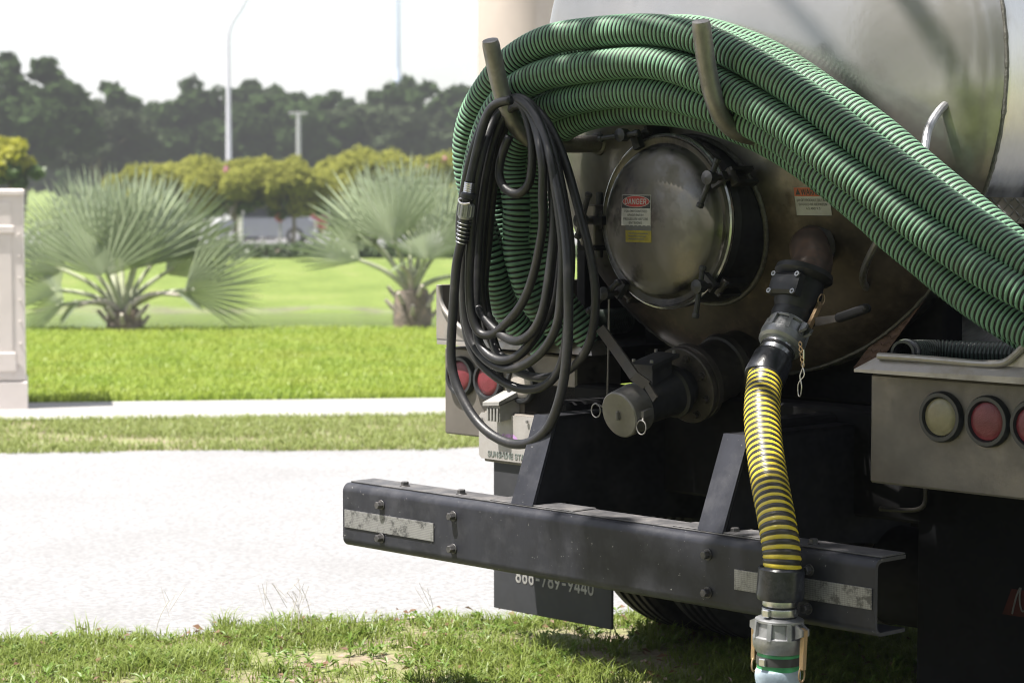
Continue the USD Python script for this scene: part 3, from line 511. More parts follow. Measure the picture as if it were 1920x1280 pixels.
def palm(label, bx, by, Y, trunk_h, trunk_r, leaves, seed):
    r = np.random.default_rng(seed); b = at_y(bx, by, Y); b[2] = 0; t = Thing('fan_palm', label, 'palm', b, group='young silver fan palms on the lawn edge')
    p = spline([b - [0, 0, .05], b + [.01, 0, trunk_h * .5], b + [0, 0, trunk_h]], .04)[0]
    rr = trunk_r * (1 + .25 * np.sin(np.linspace(.5, 3.0, len(p)))) ; t.part('trunk', sweep(p, rr, 16), 'palm_trunk')
    for k in range(11):                                               # old leaf bases
        a = k * 2.4; o = b + [math.cos(a) * trunk_r * .9, math.sin(a) * trunk_r * .9, trunk_h * (.25 + .06 * k)]; e = o + [math.cos(a) * .14, math.sin(a) * .14, .13]
        t.part('leaf_base', sweep(np.array([o, (o + e) / 2 + [0, 0, -.015], e]), [.035, .028, .018], 7), 'stalk_dry')
    for (hx, hy, dx, dy, L, sp, dyw, face, dry) in leaves:
        hub = at_y(hx, hy, Y + dyw); s = (Y + dyw) / FPX; d = np.array([dx, r.uniform(.25, .85), -dy]); d /= np.linalg.norm(d)
        crown = b + [0, 0, trunk_h * .9]; mid = (crown + hub) / 2 + [0, 0, .10 * np.linalg.norm(hub - crown)]
        t.part('leaf_stalk', sweep(spline([crown, mid, hub + d * .12], .05)[0], np.linspace(.040, .018, len(spline([crown, mid, hub + d * .12], .05)[0])), 7), 'stalk_dry' if dry else 'stalk')
        t.part('fan_leaf', fan(hub, d, L * s * 1.18, sp * .86, np.array(face, float) + r.normal(size=3) * .15, r, 32 if sp > 120 else 25), 'palm_leaf', False)
# (hub x, hub y, direction right, direction down, length px, spread, distance offset, facing, dry)
palm('wide silver fan palm on the left beside the beige cabinet', 232, 618, 26.2, .26, .16, [
    (196, 520, -.10, -1, 172, 170, -.35, (0, -1, .3), 0), (250, 505, .16, -1, 168, 150, -.1, (.1, -1, .3), 0), (150, 492, -.45, -1, 165, 140, .2, (-.2, -1, .4), 0), (118, 512, -.85, -.7, 140, 120, .1, (-.2, -1, .5), 0),
    (292, 492, .55, -1, 170, 130, .15, (.3, -1, .4), 0), (225, 462, .0, -1, 140, 140, .45, (0, -1, .3), 0), (110, 548, -1, -.30, 130, 130, -.1, (-.2, -.9, .7), 0), (205, 478, -.22, -1, 160, 110, .35, (0, -1, .3), 0), (262, 470, .28, -1, 150, 110, .4, (0, -1, .3), 0),
    (345, 548, 1, -.28, 150, 130, -.15, (.2, -1, .5), 0), (310, 515, .9, -.7, 150, 110, .3, (.3, -.8, .7), 0), (120, 572, -1, .12, 90, 130, -.3, (0, -1, .3), 0), (180, 455, -.3, -1, 130, 120, .6, (0, -1, .4), 0),
    (330, 545, .6, .5, 60, 110, -.3, (.1, -.8, .8), 1), (275, 455, .35, -1, 120, 120, .6, (0, -1, .3), 0), (150, 565, -.7, .6, 60, 100, -.3, (-.1, -.8, .8), 1)], 61)
palm('silver fan palm with a stout dry trunk left of the truck', 772, 622, 26.6, .46, .175, [
    (738, 455, -.18, -1, 150, 140, -.2, (0, -1, .3), 0), (800, 490, .15, -1, 140, 160, -.35, (.1, -1, .3), 0), (705, 462, -.65, -1, 160, 120, .1, (-.3, -1, .4), 0), (690, 450, -.95, -.75, 120, 90, .2, (-.3, -1, .5), 0),
    (674, 490, -1, -.42, 135, 105, -.15, (-.2, -.9, .6), 0), (800, 440, .25, -1, 145, 130, .3, (0, -1, .3), 0), (835, 460, .7, -1, 140, 130, .1, (.3, -1, .4), 0), (765, 420, -.05, -1, 125, 120, .6, (0, -1, .3), 0),
    (850, 520, 1, -.3, 110, 130, -.1, (.2, -1, .5), 0), (760, 490, -.2, .2, 40, 110, -.4, (0, -.6, 1), 1), (725, 430, -.35, -1, 120, 100, .5, (0, -1, .3), 0)], 62)

# ------------------------------------------------------------------ street things
def cabinet():
    Y = 17.4; a = at_y(53, 770, Y); zt = at_y(47, 355, Y)[2]; an = math.radians(11.5); D = .62
    fr = lambda v: np.stack([a[0] + v[:, 0] * math.cos(an) - v[:, 1] * math.sin(an), Y + v[:, 0] * math.sin(an) + v[:, 1] * math.cos(an), v[:, 2]], 1)
    t = Thing('utility_cabinet', 'beige metal utility cabinet standing on the verge at the left edge', 'cabinet', (a[0], Y, 0), an, frame=fr)
    zd = at_y(20, 715, Y)[2]
    t.part('plinth', box((-1.25, 0, -.05), (0, D, zd), .008), 'cabinet_paint'); t.part('body', box((-1.245, .012, zd + .006), (-.012, D - .01, zt - .03), .008), 'cabinet_paint')
    t.part('roof', box((-1.255, -.006, zt - .045), (-.006, D + .01, zt), .010), 'cabinet_paint')
    xd = -.085
    t.part('door', box((-1.2, .006, zd + .03), (xd - .02, .016, zt - .09), .003), 'cabinet_paint')
    for zz, h in ((at_y(20, 430, Y)[2], .055), (at_y(20, 678, Y)[2], .14)): t.part('hinge_cover', box((xd - .36, -.006, zz - h / 2), (xd + .004, .006, zz + h / 2), .005), 'cabinet_paint')
    for k in range(7): t.part('rivet', cyl((xd + .035, .014, zd + .12 + k * .16), (xd + .035, .004, zd + .12 + k * .16), .008, 10), 'cabinet_paint')
cabinet()
def pole_things():
    Y = 17.6; c = at_y(975, 100, Y); g = 0.0
    t = Thing('concrete_column', 'thick round beige concrete column rising behind the tank truck', 'column', (c[0], Y, 0))
    t.part('shaft', lathe([(-.2, 0), (-.2, .315), (6.5, .30), (6.5, 0)], (c[0], Y, 0), (0, 0, 1), 40), 'concrete_pole'); t.part('base', lathe([(-.1, 0), (-.1, .42), (.18, .42), (.22, .38), (.22, 0)], (c[0], Y, 0), (0, 0, 1), 40), 'concrete_pole')
    Y = 100.0; b = at_y(429, 290, Y); g = float(ground_z(Y)); top = at_y(433, 70, Y); s = Y / FPX
    t = Thing('lamp_post', 'tall white lamp post with bent arm above the yellow green shrubs', 'lamp post', (b[0], Y, g))
    t.part('post', lathe([(0, 0), (0, 6.2 * s), (top[2] - g, 3.5 * s), (top[2] - g, 0)], (b[0], Y, g), (0, 0, 1), 16), 'white_pole')
    t.part('base', cyl((b[0], Y, g), (b[0], Y, g + .5), .28, 12), 'grey_pole')
    tp = np.array([b[0], Y, top[2]]); t.part('arm', sweep(spline([tp - [0, 0, .3], tp + [.12, 0, .5], at_y(452, 15, Y), at_y(466, -14, Y)], .2)[0], .07, 8), 'white_pole')
    e = at_y(472, -20, Y); t.part('lamp_head', hull(np.array([[sx * .45 + e[0] + .2, Y + sy * .14, e[2] + sz * .08] for sx in (-1, 1) for sy in (-1, 1) for sz in (-1, 1)] + [[e[0] + .2, Y, e[2] + .16]])), 'grey_pole')
    Y = 125.0; b = at_y(560, 290, Y); g = float(ground_z(Y)); tz = at_y(560, 210, Y)[2]; s = Y / FPX
    t = Thing('utility_pole', 'short grey utility pole with crossarm in front of the dark trees', 'utility pole', (b[0], Y, g))
    t.part('post', lathe([(0, 0), (0, 5 * s), (tz - g, 4 * s), (tz - g, 0)], (b[0], Y, g), (0, 0, 1), 12), 'grey_pole'); t.part('crossarm', box((b[0] - 18 * s, Y - .1, tz - .12), (b[0] + 16 * s, Y + .1, tz)), 'grey_pole')
    Y = 175.0; b = at_y(747, 290, Y); g = float(ground_z(Y)); s = Y / FPX; z1, z2, z3 = at_y(0, 165, Y)[2], at_y(0, 130, Y)[2], at_y(0, -120, Y)[2]
    t = Thing('radio_mast', 'tall slim pale blue mast rising above the dark trees', 'mast', (b[0], Y, g))
    t.part('lower_shaft', lathe([(0, 0), (0, 9 * s), (z1 - g, 7.5 * s), (z1 - g, 0)], (b[0], Y, g), (0, 0, 1), 12), 'mast_paint')
    t.part('collar', lathe([(z1 - g, 0), (z1 - g, 8.5 * s), (z2 - g, 4 * s), (z2 - g, 0)], (b[0], Y, g), (0, 0, 1), 12), 'mast_paint')
    t.part('upper_shaft', lathe([(z2 - g, 0), (z2 - g, 4 * s), (z3 - g, 2 * s), (z3 - g, 0)], (b[0], Y, g), (0, 0, 1), 12), 'mast_paint')
pole_things()
def car(name, label, cx, Y, L, body, flip=1, lamp=True):
    g = float(ground_z(Y)) + .01; c = at_y(cx, 440, Y); o = np.array([c[0], Y, g]); t = Thing(name, label, 'car', o, group=None)
    def side(pts, y0, y1):
        v, f = prism([(p[0] * flip, p[1]) for p in pts], y0, y1); return v + o, f
    h = L / 4.4
    t.part('body', side([(-2.2 * h, .28), (2.2 * h, .28), (2.25 * h, .75), (1.5 * h, .92), (-1.9 * h, .95), (-2.25 * h, .8)], -.9, .9), body)
    t.part('cabin', side([(-1.75 * h, .95), (1.2 * h, .93), (.6 * h, 1.38), (-1.1 * h, 1.42)], -.8, .8), body)
    for y0, y1 in ((-.825, -.80), (.80, .825)): t.part('side_window', side([(-1.5 * h, .98), (1.0 * h, .97), (.52 * h, 1.32), (-1.0 * h, 1.35)], y0, y1), 'dark_glass')
    for x in (-1.4, 1.4):
        for sy in (-.92, .72):
            w = t.part('wheel', cyl(o + [x * h * flip, sy, .31], o + [x * h * flip, sy + .2, .31], .31, 18), 'tyre'); t.part('rim', cyl(o + [x * h * flip, sy - .01, .31], o + [x * h * flip, sy + .21, .31], .18, 14), 'grey_pole', under=w)
    if lamp:
        for sy in (-.75, .55): t.part('tail_light', box(o + [-2.3 * h * flip - .03, sy, .6], o + [-2.2 * h * flip + .03, sy + .25, .82], .02), 'lamp_red')
    return t
car('parked_car', 'silver car parked left of the red car under the yellow green shrubs', 500, 84, 3.4, 'car_silver', -1)
car('parked_car', 'dark red car parked under the round red sign', 548, 93, 2.6, 'lamp_red', 1)
def van():
    Y = 90; g = float(ground_z(Y)); a = at_y(378, 455, Y); o = np.array([a[0], Y, g])
    t = Thing('delivery_van', 'white van with blue rear panel glimpsed behind the left palm', 'van', o)
    t.part('body', box(o + [-.35, -1, .35], o + [1.5, 1, 2.35], .12), 'car_white'); t.part('side_panel', box(o + [-1.15, -1.0, .35], o + [-.36, 1, 2.15], .1), 'car_blue')
    t.part('cab', hull(o + np.array([[1.5, -1, .35], [1.5, 1, .35], [2.5, -1, .35], [2.5, 1, .35], [2.45, -1, 1.0], [2.45, 1, 1.0], [1.5, -.95, 1.8], [1.5, .95, 1.8], [1.9, -.95, 1.75], [1.9, .95, 1.75]])), 'car_white')
    t.part('side_window', box(o + [1.58, -1.01, 1.1], o + [2.1, -.99, 1.6]), 'dark_glass'); t.part('windscreen', box(o + [.3, -1.012, 1.5], o + [1.2, -1.0, 2.0]), 'dark_glass')
    for x in (-.6, 1.9):
        for sy in (-1.02, .82):
            w = t.part('wheel', cyl(o + [x, sy, .36], o + [x, sy + .2, .36], .36, 18), 'tyre'); t.part('rim', cyl(o + [x, sy - .01, .36], o + [x, sy + .21, .36], .2, 12), 'grey_pole', under=w)
van()
def far_building():
    Y = 112; g = -.5; a, b = at_y(452, 400, Y), at_y(640, 400, Y)
    t = Thing('dark_building', 'low dark building with pillared front behind the parked cars', 'building', ((a[0] + b[0]) / 2, Y, g))
    t.part('wall', box((a[0], Y, g), (b[0] + 4, Y + 8, 1.45)), 'dark_wall'); t.part('roof', box((a[0] - .4, Y - 1.6, 1.45), (b[0] + 4.4, Y + 8.4, 1.65)), 'dark_wall')
    n = 5
    for k in range(n):
        x = a[0] + .5 + k * 1.5; f = t.part('window', box((x - .5, Y - .05, g + .9), (x + .5, Y - .002, g + 1.7)), 'dark_glass'); t.part('frame', box((x - .03, Y - .08, g + .9), (x + .03, Y - .052, g + 1.7)), 'grey_pole', under=f)
        t.part('pillar', box((x + .65, Y - 1.5, g), (x + .85, Y - 1.3, 1.45)), 'grey_pole')
far_building()
def signs():
    Y = 74; g = -.5; s = Y / FPX; c = at_y(525, 407, Y); o = np.array([c[0], Y, g])
    t = Thing('round_sign', 'round red road sign on a thin post above the red car', 'sign', o)
    t.part('post', cyl(o, o + [0, 0, c[2] - g + .1], .035, 8), 'grey_pole'); t.part('sign_face', lathe([(0, 0), (0, 9.5 * s), (.03, 9.5 * s), (.03, 0)], (c[0], Y - .08, c[2]), (0, 1, 0), 8), 'lamp_red')
    c = at_y(447, 400, Y); o = np.array([c[0], Y, g]); t = Thing('white_post', 'plain white post in front of the dark building', 'post', o)
    t.part('shaft', box(o + [-8 * s, -.08, 0], o + [8 * s, .08, c[2] - g], .02), 'white_wall'); t.part('cap', box(o + [-10 * s, -.11, c[2] - g], o + [10 * s, .11, c[2] - g + .06], .02), 'white_wall')
    for cx, lab in ((490, 'left one of two pale pink kerb blocks before the hedge'), (521, 'right one of two pale pink kerb blocks before the hedge')):
        c = at_y(cx, 466, 68); b = np.array([c[0], 68, -.5]); solo('kerb_block', box(b + [-.16, -.1, 0], b + [.16, .1, c[2] + .5 + .06], .04), 'pink_block', lab, 'block', group='pale kerb blocks')
signs()

# ------------------------------------------------------------------ THE TANK TRUCK (truck coordinates: across, forward, up)
T = Thing('tank_truck', 'stainless steel vacuum tank truck seen from behind at an angle', 'truck', C, -TH, frame=world)
TU, TZ, TR, TW = -.06, 2.02, .94, .55
PRF = [(r, TW + r * r / 3.8) for r in np.linspace(0, .80, 17)] + [tuple((1 - t) ** 2 * np.array([.80, TW + .1684]) + 2 * t * (1 - t) * np.array([.905, TW + .212]) + t * t * np.array([TR, TW + .29])) for t in np.linspace(.12, 1, 9)]
PRF = np.array(PRF)
def surf(u, z): return np.interp(np.hypot(u - TU, z - TZ), PRF[:, 0], PRF[:, 1])
def onhead(px, py):
    w = TW
    for _ in range(6): p = q(px, py, w); w = float(surf(p[0], p[2]))
    return q(px, py, w)
T.part('tank_head', lathe([(w, r) for r, w in PRF], (TU, 0, TZ), (0, 1, 0), 128), 'tank_steel', True)
ws = TW + .29
T.part('tank_shell', lathe([(ws + .004, TR - .004), (ws + .03, TR + .004), (6.2, TR + .004), (6.3, TR - .1), (6.3, 0)], (TU, 0, TZ), (0, 1, 0), 128), 'stainless', 30)
a = np.linspace(0, 2 * np.pi, 420, endpoint=False); wob = .0008 * rng.normal(size=420)
rp = np.stack([TU + (TR + .001 + wob) * np.cos(a), np.full(420, ws + .006), TZ + (TR + .001 + wob) * np.sin(a)], 1)
T.part('weld_seam', sweep(np.vstack([rp, rp[:1]]), .0075 + .0006 * rng.normal(size=421), 8, False), 'weld')
# chassis
T.part('frame_rail', box((-.45, .30, .72), (-.36, 6, 1.0), .01), 'chassis_black'); T.part('frame_rail', box((.36, .30, .72), (.45, 6, 1.0), .01), 'chassis_black')
T.part('cross_member', box((-.9, .62, .70), (.9, .74, 1.02), .01), 'chassis_black'); T.part('cross_member', box((-.36, 1.1, .74), (.36, 1.2, .98), .01), 'chassis_black')
T.part('tank_saddle', box((-.62, .92, 1.0), (.62, 1.02, 1.5), .01), 'chassis_black'); T.part('tank_saddle', box((-.62, 2.6, 1.0), (.62, 2.7, 1.5), .01), 'chassis_black')
T.part('axle', cyl((-1.0, 1.75, .52), (1.0, 1.75, .52), .085, 16), 'chassis_black'); T.part('axle_housing', lathe([(-.2, 0), (-.18, .16), (0, .22), (.18, .16), (.2, 0)], (0, 1.75, .52), (1, 0, 0), 20), 'chassis_black')
for s, wx in ((-1, 1.75), (1, 1.75), (-1, 3.1), (1, 3.1)):
    for k, u0 in enumerate((.66, .96)):
        pr = [(0, .28), (0, .46), (.03, .505), (.07, .515)] + [x for g in range(4) for x in ((.075 + g * .04, .515), (.08 + g * .04, .50), (.09 + g * .04, .50), (.095 + g * .04, .515))] + [(.24, .505), (.27, .46), (.27, .28), (.2, .2), (.2, 0)]
        t = T.part('tyre', lathe(pr, (s * u0 if s > 0 else -u0 - .27, wx, .515), (1, 0, 0), 56), 'tyre', 30)
        T.part('rim', lathe([(.05, 0), (.05, .1), (.09, .24), (.03, .275), (.24, .275), (.2, .1), (.2, 0)], (s * u0 if s > 0 else -u0 - .27, wx, .515), (1, 0, 0), 32), 'flange_dark', under=t)
T.part('air_tank', lathe([(0, 0), (.02, .10), (.05, .14), (.09, .15), (.66, .15), (.70, .14), (.73, .10), (.75, 0)], (.34, .84, .50), (1, 0, 0), 32), 'chassis_black', 40)
for x in (.48, .95): T.part('tank_strap', lathe([(0, .151), (0, .155), (.03, .155), (.03, .151)], (x, .84, .50), (1, 0, 0), 32), 'flange_dark', 40)
# fender decks of tread plate beside the tank
def tread(name, o, e1, e2, n1, n2, mat):
    """a plate from corner o along e1 and e2 with raised lozenges"""
    o, e1, e2 = map(lambda x: np.asarray(x, float), (o, e1, e2)); n = np.cross(e1, e2); n /= np.linalg.norm(n); th = n * .004
    pl = hull([o + a * e1 + b * e2 + c * th for a in (0, 1) for b in (0, 1) for c in (-1, 0)]); ms = [pl]
    for i in range(n1):
        for j in range(n2):
            c = o + e1 * (i + .5) / n1 + e2 * (j + .5) / n2; d = (e1 / np.linalg.norm(e1) * (1 if (i + j) % 2 else -1) + e2 / np.linalg.norm(e2)) * .011; p = np.cross(n, d) * .28
            ms.append((np.array([c - d, c + p, c + d, c - p, c + n * .002]), np.array([[0, 1, 4], [1, 2, 4], [2, 3, 4], [3, 0, 4]])))
    T.part(name, cat(*ms), mat, False)
fz = q(1900, 405, .95)[2]
tread('fender_deck', (.80, .86, fz - .02), (.55, 0, 0), (0, 0, .075), 26, 4, 'diamond_plate')
T.part('fender_top', box((.86, .87, fz + .04), (1.36, 5, fz + .053), .002), 'diamond_plate')
T.part('fender_side', box((.86, .9, .98), (.90, 5, fz + .04), .002), 'chassis_black')
aa, bb, cc_, dd = q(1735, 560, .85), q(1640, 690, .85), q(1690, 560, .85), q(1600, 690, .85)
tread('tank_skirt', bb, aa - bb, dd - bb, 10, 5, 'diamond_rust')
T.part('fender_top', box((-1.30, .87, fz + .04), (-.90, 5, fz + .053), .002), 'diamond_plate'); T.part('fender_side', box((-.92, .9, .98), (-.88, 5, fz + .04), .002), 'chassis_black')

# ---- bumper: a C-channel, web to the rear
zt, zb = q(643, 905, 0)[2], q(643, 1022, 0)[2]; uL, uR = q(643, 960, 0)[0], q(1641, 1110, 0)[0]
def channel(t=.010, fl=.13, R=.028):
    def arc(cx, cz, r, a0, a1): return [(cx + r * math.cos(x), cz + r * math.sin(x)) for x in np.linspace(a0, a1, 6)]
    out = [(fl, zt)] + arc(R, zt - R, R, math.pi / 2, math.pi) + arc(R, zb + R, R, math.pi, 1.5 * math.pi) + [(fl, zb)]
    inn = [(fl, zb + t)] + arc(R, zb + R, R - t, 1.5 * math.pi, math.pi) + arc(R, zt - R, R - t, math.pi, math.pi / 2) + [(fl, zt - t)]
    return prism(out + inn, uL, uR, 'wz')
bp = T.part('bumper', channel(), 'bumper_paint', 40)
T.part('bumper_top', box((uL + .005, .03, zt + .001), (uR - .003, .132, zt + .005), .001), 'bumper_top', under=bp)
def tape(px0, px1, yt, yb, slope):
    p0, p1 = q(px0, yt, 0), q(px1, yt + (px1 - px0) * slope, 0); zz = q(px0, yb, 0)[2]
    return box((p0[0], -.0035, zz), (p1[0], -.0012, p0[2]), .0005)
T.part('reflective_tape', tape(647, 814, 954, 987, .13), 'tape_silver'); T.part('reflective_tape', tape(1378, 1428, 1066, 1104, .135), 'tape_silver'); T.part('reflective_tape', tape(1510, 1636, 1083, 1122, .15), 'tape_silver')
def bolt(o, d, r=.0125, h=.014, mat='bolt_steel', washer=True):
    o, d = np.asarray(o, float), np.asarray(d, float); d = d / np.linalg.norm(d); ms = []
    if washer: ms.append(cyl(o, o + d * .003, r * 1.35, 14, .001))
    m = lathe([(.003, 0), (.003, r), (h - .002, r), (h, r * .85), (h, 0)], o, d, 6); return cat(*ms, m) if ms else m
for px, py in [(715, 946), (715, 1008), (850, 967), (850, 1028), (1327, 1039), (1327, 1110), (1518, 1068), (1515, 1140)]:
    T.part('bolt', bolt(q(px, py, -.001), (0, -1, 0), .012, .022), 'bumper_bolt', 20)
for px, py in [(757, 911), (863, 926), (1374, 999), (1526, 1019)]:
    o = qz(px, py, zt + .005); o[1] = .07; T.part('bolt', bolt(o, (0, 0, 1), .013, .015), 'bumper_bolt', 20)
# ---- bumper brackets
def bracket(p_bl, p_br, p_tl, p_tr, wb, wt, length, side_r):
    a, b, c, d = q(*p_bl, wb), q(*p_br, wb), q(*p_tl, wt), q(*p_tr, wt)
    a[2] = b[2] = zt + .006; u0, u1 = min(a[0], c[0]) * .5 + max(a[0], c[0]) * .5, (b[0] + d[0]) / 2; ztop = (c[2] + d[2]) / 2
    fl = hull([(u0, wb, a[2]), (u1, wb, a[2]), (u0, wt, ztop), (u1, wt, ztop), (u0, wb + .012, a[2]), (u1, wb + .012, a[2]), (u0, wt + .012, ztop), (u1, wt + .012, ztop)])
    r = T.part('bumper_bracket', fl, 'bumper_paint', 30)
    for uu in (u0, u1 - .012):
        T.part('side_plate', prism([(wb + .014, a[2]), (wt + .014, ztop), (length, ztop), (length, zt - .12), (.14, zt - .02), (wb + .16, a[2])], uu, uu + .012, 'wz'), 'black_paint', 30, under=r)
    T.part('top_plate', box((u0, wt + .014, ztop - .012), (u1, length, ztop), .002), 'black_paint', under=r); T.part('foot_plate', box((u0 - .10, .034, zt + .0055), (u1 + .17, .135, zt + .009), .002), 'bumper_top', under=r)
    return u0, u1
bracket((957, 932), (990, 938), (1003, 776), (1050, 782), .03, .13, .9, 1); bracket((1312, 988), (1362, 994), (1352, 812), (1396, 816), .03, .14, .9, 1)
T.part('brace_wire', rod([q(1412, 890, .2), q(1388, 940, .15), q(1366, 992, .1)], .0035, .03, 6), 'hook_steel')
# ---- tail light boxes with trays
def light(parent_w, px, py, rpx, lens, t=.02):
    o = q(px, py, parent_w); r = rpx
    g = T.part('tail_light', lathe([(0, r * .55), (.0, r), (.012, r), (.02, r * .94), (.02, r * .80), (.012, r * .76), (.006, r * .74), (.006, 0)], o, (0, -1, 0), 44), 'grommet', 40)
    T.part('lens', lathe([(.0065, r * .735), (.0125, r * .72), (.016, r * .5), (.0175, 0)], o, (0, -1, 0), 44), lens, True, under=g)
wl = .62
a = q(833, 700, wl); uO, z1, z0, uI = a[0], q(833, 650, wl)[2], q(833, 812, wl)[2], q(1080, 700, wl)[0]
T.part('light_box', box((uO, wl, z0), (uI, wl + .22, z1), .006), 'box_metal', label='weathered grey left tail light box')
zl, ztp = q(820, 645, wl - .05)[2], q(820, 534, wl - .05)[2]; uo2 = q(819, 600, wl - .05)[0]; uin2 = q(1130, 650, wl)[0]
lip = T.part('tray_lip', hull([(uo2, wl - .05, zl), (uin2, wl - .05, zl), (uo2, wl - .05, zl + .028), (uin2 - .03, wl - .03, zl + .045), (uo2, wl + .03, zl + .045), (uin2 - .03, wl + .03, zl + .045), (uo2, wl + .03, zl), (uin2, wl + .03, zl)]), 'box_trim', 25)
def wall(pts, w, mat, name='tray_wall', th=.008): return T.part(name, prism(pts, w, w + th), mat, 30)
ue, us = q(846, 560, wl - .05)[0], q(872, 640, wl - .05)[0]
wall([(uo2, zl + .02), (us + .02, zl + .02), (us - .01, zl + .055), (uo2 + .03, zl + .13), (uo2 + .022, ztp), (uo2, ztp)], wl - .052, 'box_trim', 'tray_end_plate')
T.part('tray_rod', rod([(uo2 + .022, wl - .058, ztp), (uo2 + .035, wl - .058, zl + .14), (us - .01, wl - .058, zl + .062), (us + .05, wl - .058, zl + .045), (us + .30, wl - .058, zl + .043)], .009), 'box_trim')
T.part('tray_side', box((uo2, wl - .042, zl), (uo2 + .01, wl + .9, ztp), .002), 'box_metal'); T.part('tray_floor', box((uo2 + .01, wl + .031, zl + .01), (uin2, wl + .9, zl + .022), .002), 'chassis_black')
T.part('tray_front', box((uo2 + .01, wl + .9, zl), (uin2 - .2, wl + .91, ztp), .002), 'box_metal')
for px, py, ln in ((867, 705, 'lens_red'), (919, 713, 'lens_red'), (981, 718, 'lens_grey')): light(wl, px, py, .070, ln)
# licence plate, plug
def onplane(mesh, o, w, sx=1.0):
    v = np.asarray(mesh.vertices); return np.stack([o[0] + v[:, 0] * sx, w - v[:, 2], o[2] + v[:, 1]], 1), np.asarray(mesh.faces)[:, :]
wp = wl - .035
pa, pb = q(896, 772, wp), q(905, 848, wp); pw, ph = .31, .158; pu = pa[0] + .005
pbk = T.part('plate_bracket', box((pu + .02, wl - .03, pa[2] - ph - .01), (pu + .29, wl - .002, pa[2] + .005), .004), 'box_metal')
pp = T.part('licence_plate', prism([(pu + .012, pa[2] - ph), (pu + pw - .012, pa[2] - ph), (pu + pw, pa[2] - ph + .012), (pu + pw, pa[2] - .012), (pu + pw - .012, pa[2]), (pu + .012, pa[2]), (pu, pa[2] - .012), (pu, pa[2] - ph + .012)], wp, wp + .003), 'plate_metal')
T.part('lettering', onplane(meshkit.text_mesh('SUNSHINE STATE', .019, .0015, True), (pu + .045, 0, pa[2] - ph + .010), wp - .0002, .92), 'plate_letter', False, under=pp)
for k in range(5): T.part('smear', hull([(pu + .05 + k * .032 + .017 * math.cos(x), wp - .0006 - .0004 * s, pa[2] - .075 + .012 * math.sin(x * 1 + k)) for x in np.linspace(0, 6, 9) for s in (0, 1)]), 'smear', False, under=pp)
for px, py in ((905, 785), (990, 790)): T.part('bolt', bolt(q(px, py, wp - .001), (0, -1, 0), .006, .008, washer=False), 'bolt_steel', under=pp)
o = q(932, 770, wl - .06)
pg = T.part('trailer_plug', hull([(o[0] - .035, wl - .075, o[2] - .035), (o[0] + .03, wl - .075, o[2] - .035), (o[0] - .035, wl - .075, o[2] + .012), (o[0] + .03, wl - .075, o[2] + .02), (o[0] - .02, wl - .002, o[2] + .04), (o[0] + .05, wl - .002, o[2] + .045), (o[0] + .05, wl - .002, o[2] - .02), (o[0] - .02, wl - .002, o[2] - .03)]), 'plug_grey', 20)
T.part('plug_lid', hull([(o[0] - .045, wl - .085, o[2] + .016), (o[0] + .035, wl - .085, o[2] + .022), (o[0] - .045, wl - .085, o[2] + .028), (o[0] + .035, wl - .085, o[2] + .034), (o[0] - .02, wl - .01, o[2] + .046), (o[0] + .055, wl - .01, o[2] + .05), (o[0] - .02, wl - .01, o[2] + .064), (o[0] + .055, wl - .01, o[2] + .068)]), 'plug_grey', 20, under=pg)
for k in range(4): T.part('rib', box((o[0] - .03 + k * .016, wl - .081, o[2] - .033), (o[0] - .022 + k * .016, wl - .074, o[2] + .010), .001), 'plug_grey', under=pg)
# right box
wr = .34
uI = q(1631, 800, wr)[0]; z0, z1 = q(1631, 904, wr)[2], q(1631, 700, wr)[2]; uO = uI + .62
T.part('light_box', box((uI, wr, z0), (uO, wr + .35, z1), .006), 'box_metal', label='weathered grey right tail light box')
lz0, lz1 = q(1601, 697, wr - .05)[2], q(1642, 668, wr - .03)[2]; ui0, ui1 = q(1601, 697, wr - .05)[0], q(1642, 668, wr - .03)[0]
T.part('tray_lip', hull([(ui0, wr - .05, lz0), (uO + .03, wr - .05, lz0), (ui0, wr - .05, lz0 + .008), (uO + .03, wr - .05, lz0 + .02), (ui1, wr - .02, lz1), (uO + .03, wr - .02, lz1), (ui1, wr + .03, lz1), (uO + .03, wr + .03, lz1), (ui0, wr + .03, lz0), (uO + .03, wr + .03, lz0)]), 'box_trim', 25)
k0, k1, k2 = q(1872, 690, wr - .03), q(1897, 682, wr - .03), q(1935, 630, wr - .03)
T.part('tray_rod', rod([(ui1 + .01, wr - .03, lz1 + .002), ((ui1 + k0[0]) / 2, wr - .03, lz1 + .002), (k0[0], wr - .03, lz1 + .003), (k1[0], wr - .03, lz1 + .02), (k2[0], wr - .03, k2[2]), (k2[0] + .03, wr - .03, k2[2] + .05)], .010), 'box_trim')
wall([(k0[0] - .03, lz1 - .02), (uO + .03, lz1 - .02), (uO + .03, k2[2] + .05), (k2[0] + .03, k2[2] + .05), (k2[0], k2[2]), (k1[0], lz1 + .02), (k0[0], lz1 + .003)], wr - .024, 'box_trim', 'tray_end_plate')
T.part('tray_floor', box((ui1 - .05, wr + .031, lz1 - .035), (uO + .03, wr + .9, lz1 - .025), .002), 'chassis_black'); T.part('tray_side', box((uO + .02, wr - .016, lz1 - .03), (uO + .03, wr + .9, k2[2] + .05), .002), 'box_metal')
T.part('tray_front', box((ui1 + .1, wr + .6, .8), (uO + .02, wr + .61, lz1 + .25), .002), 'chassis_black')
for px, ln in ((1768, 'lens_clear'), (1855, 'lens_red'), (1941, 'lens_red')): light(wr, px, 781 + (px - 1768) * .095, .070, ln)
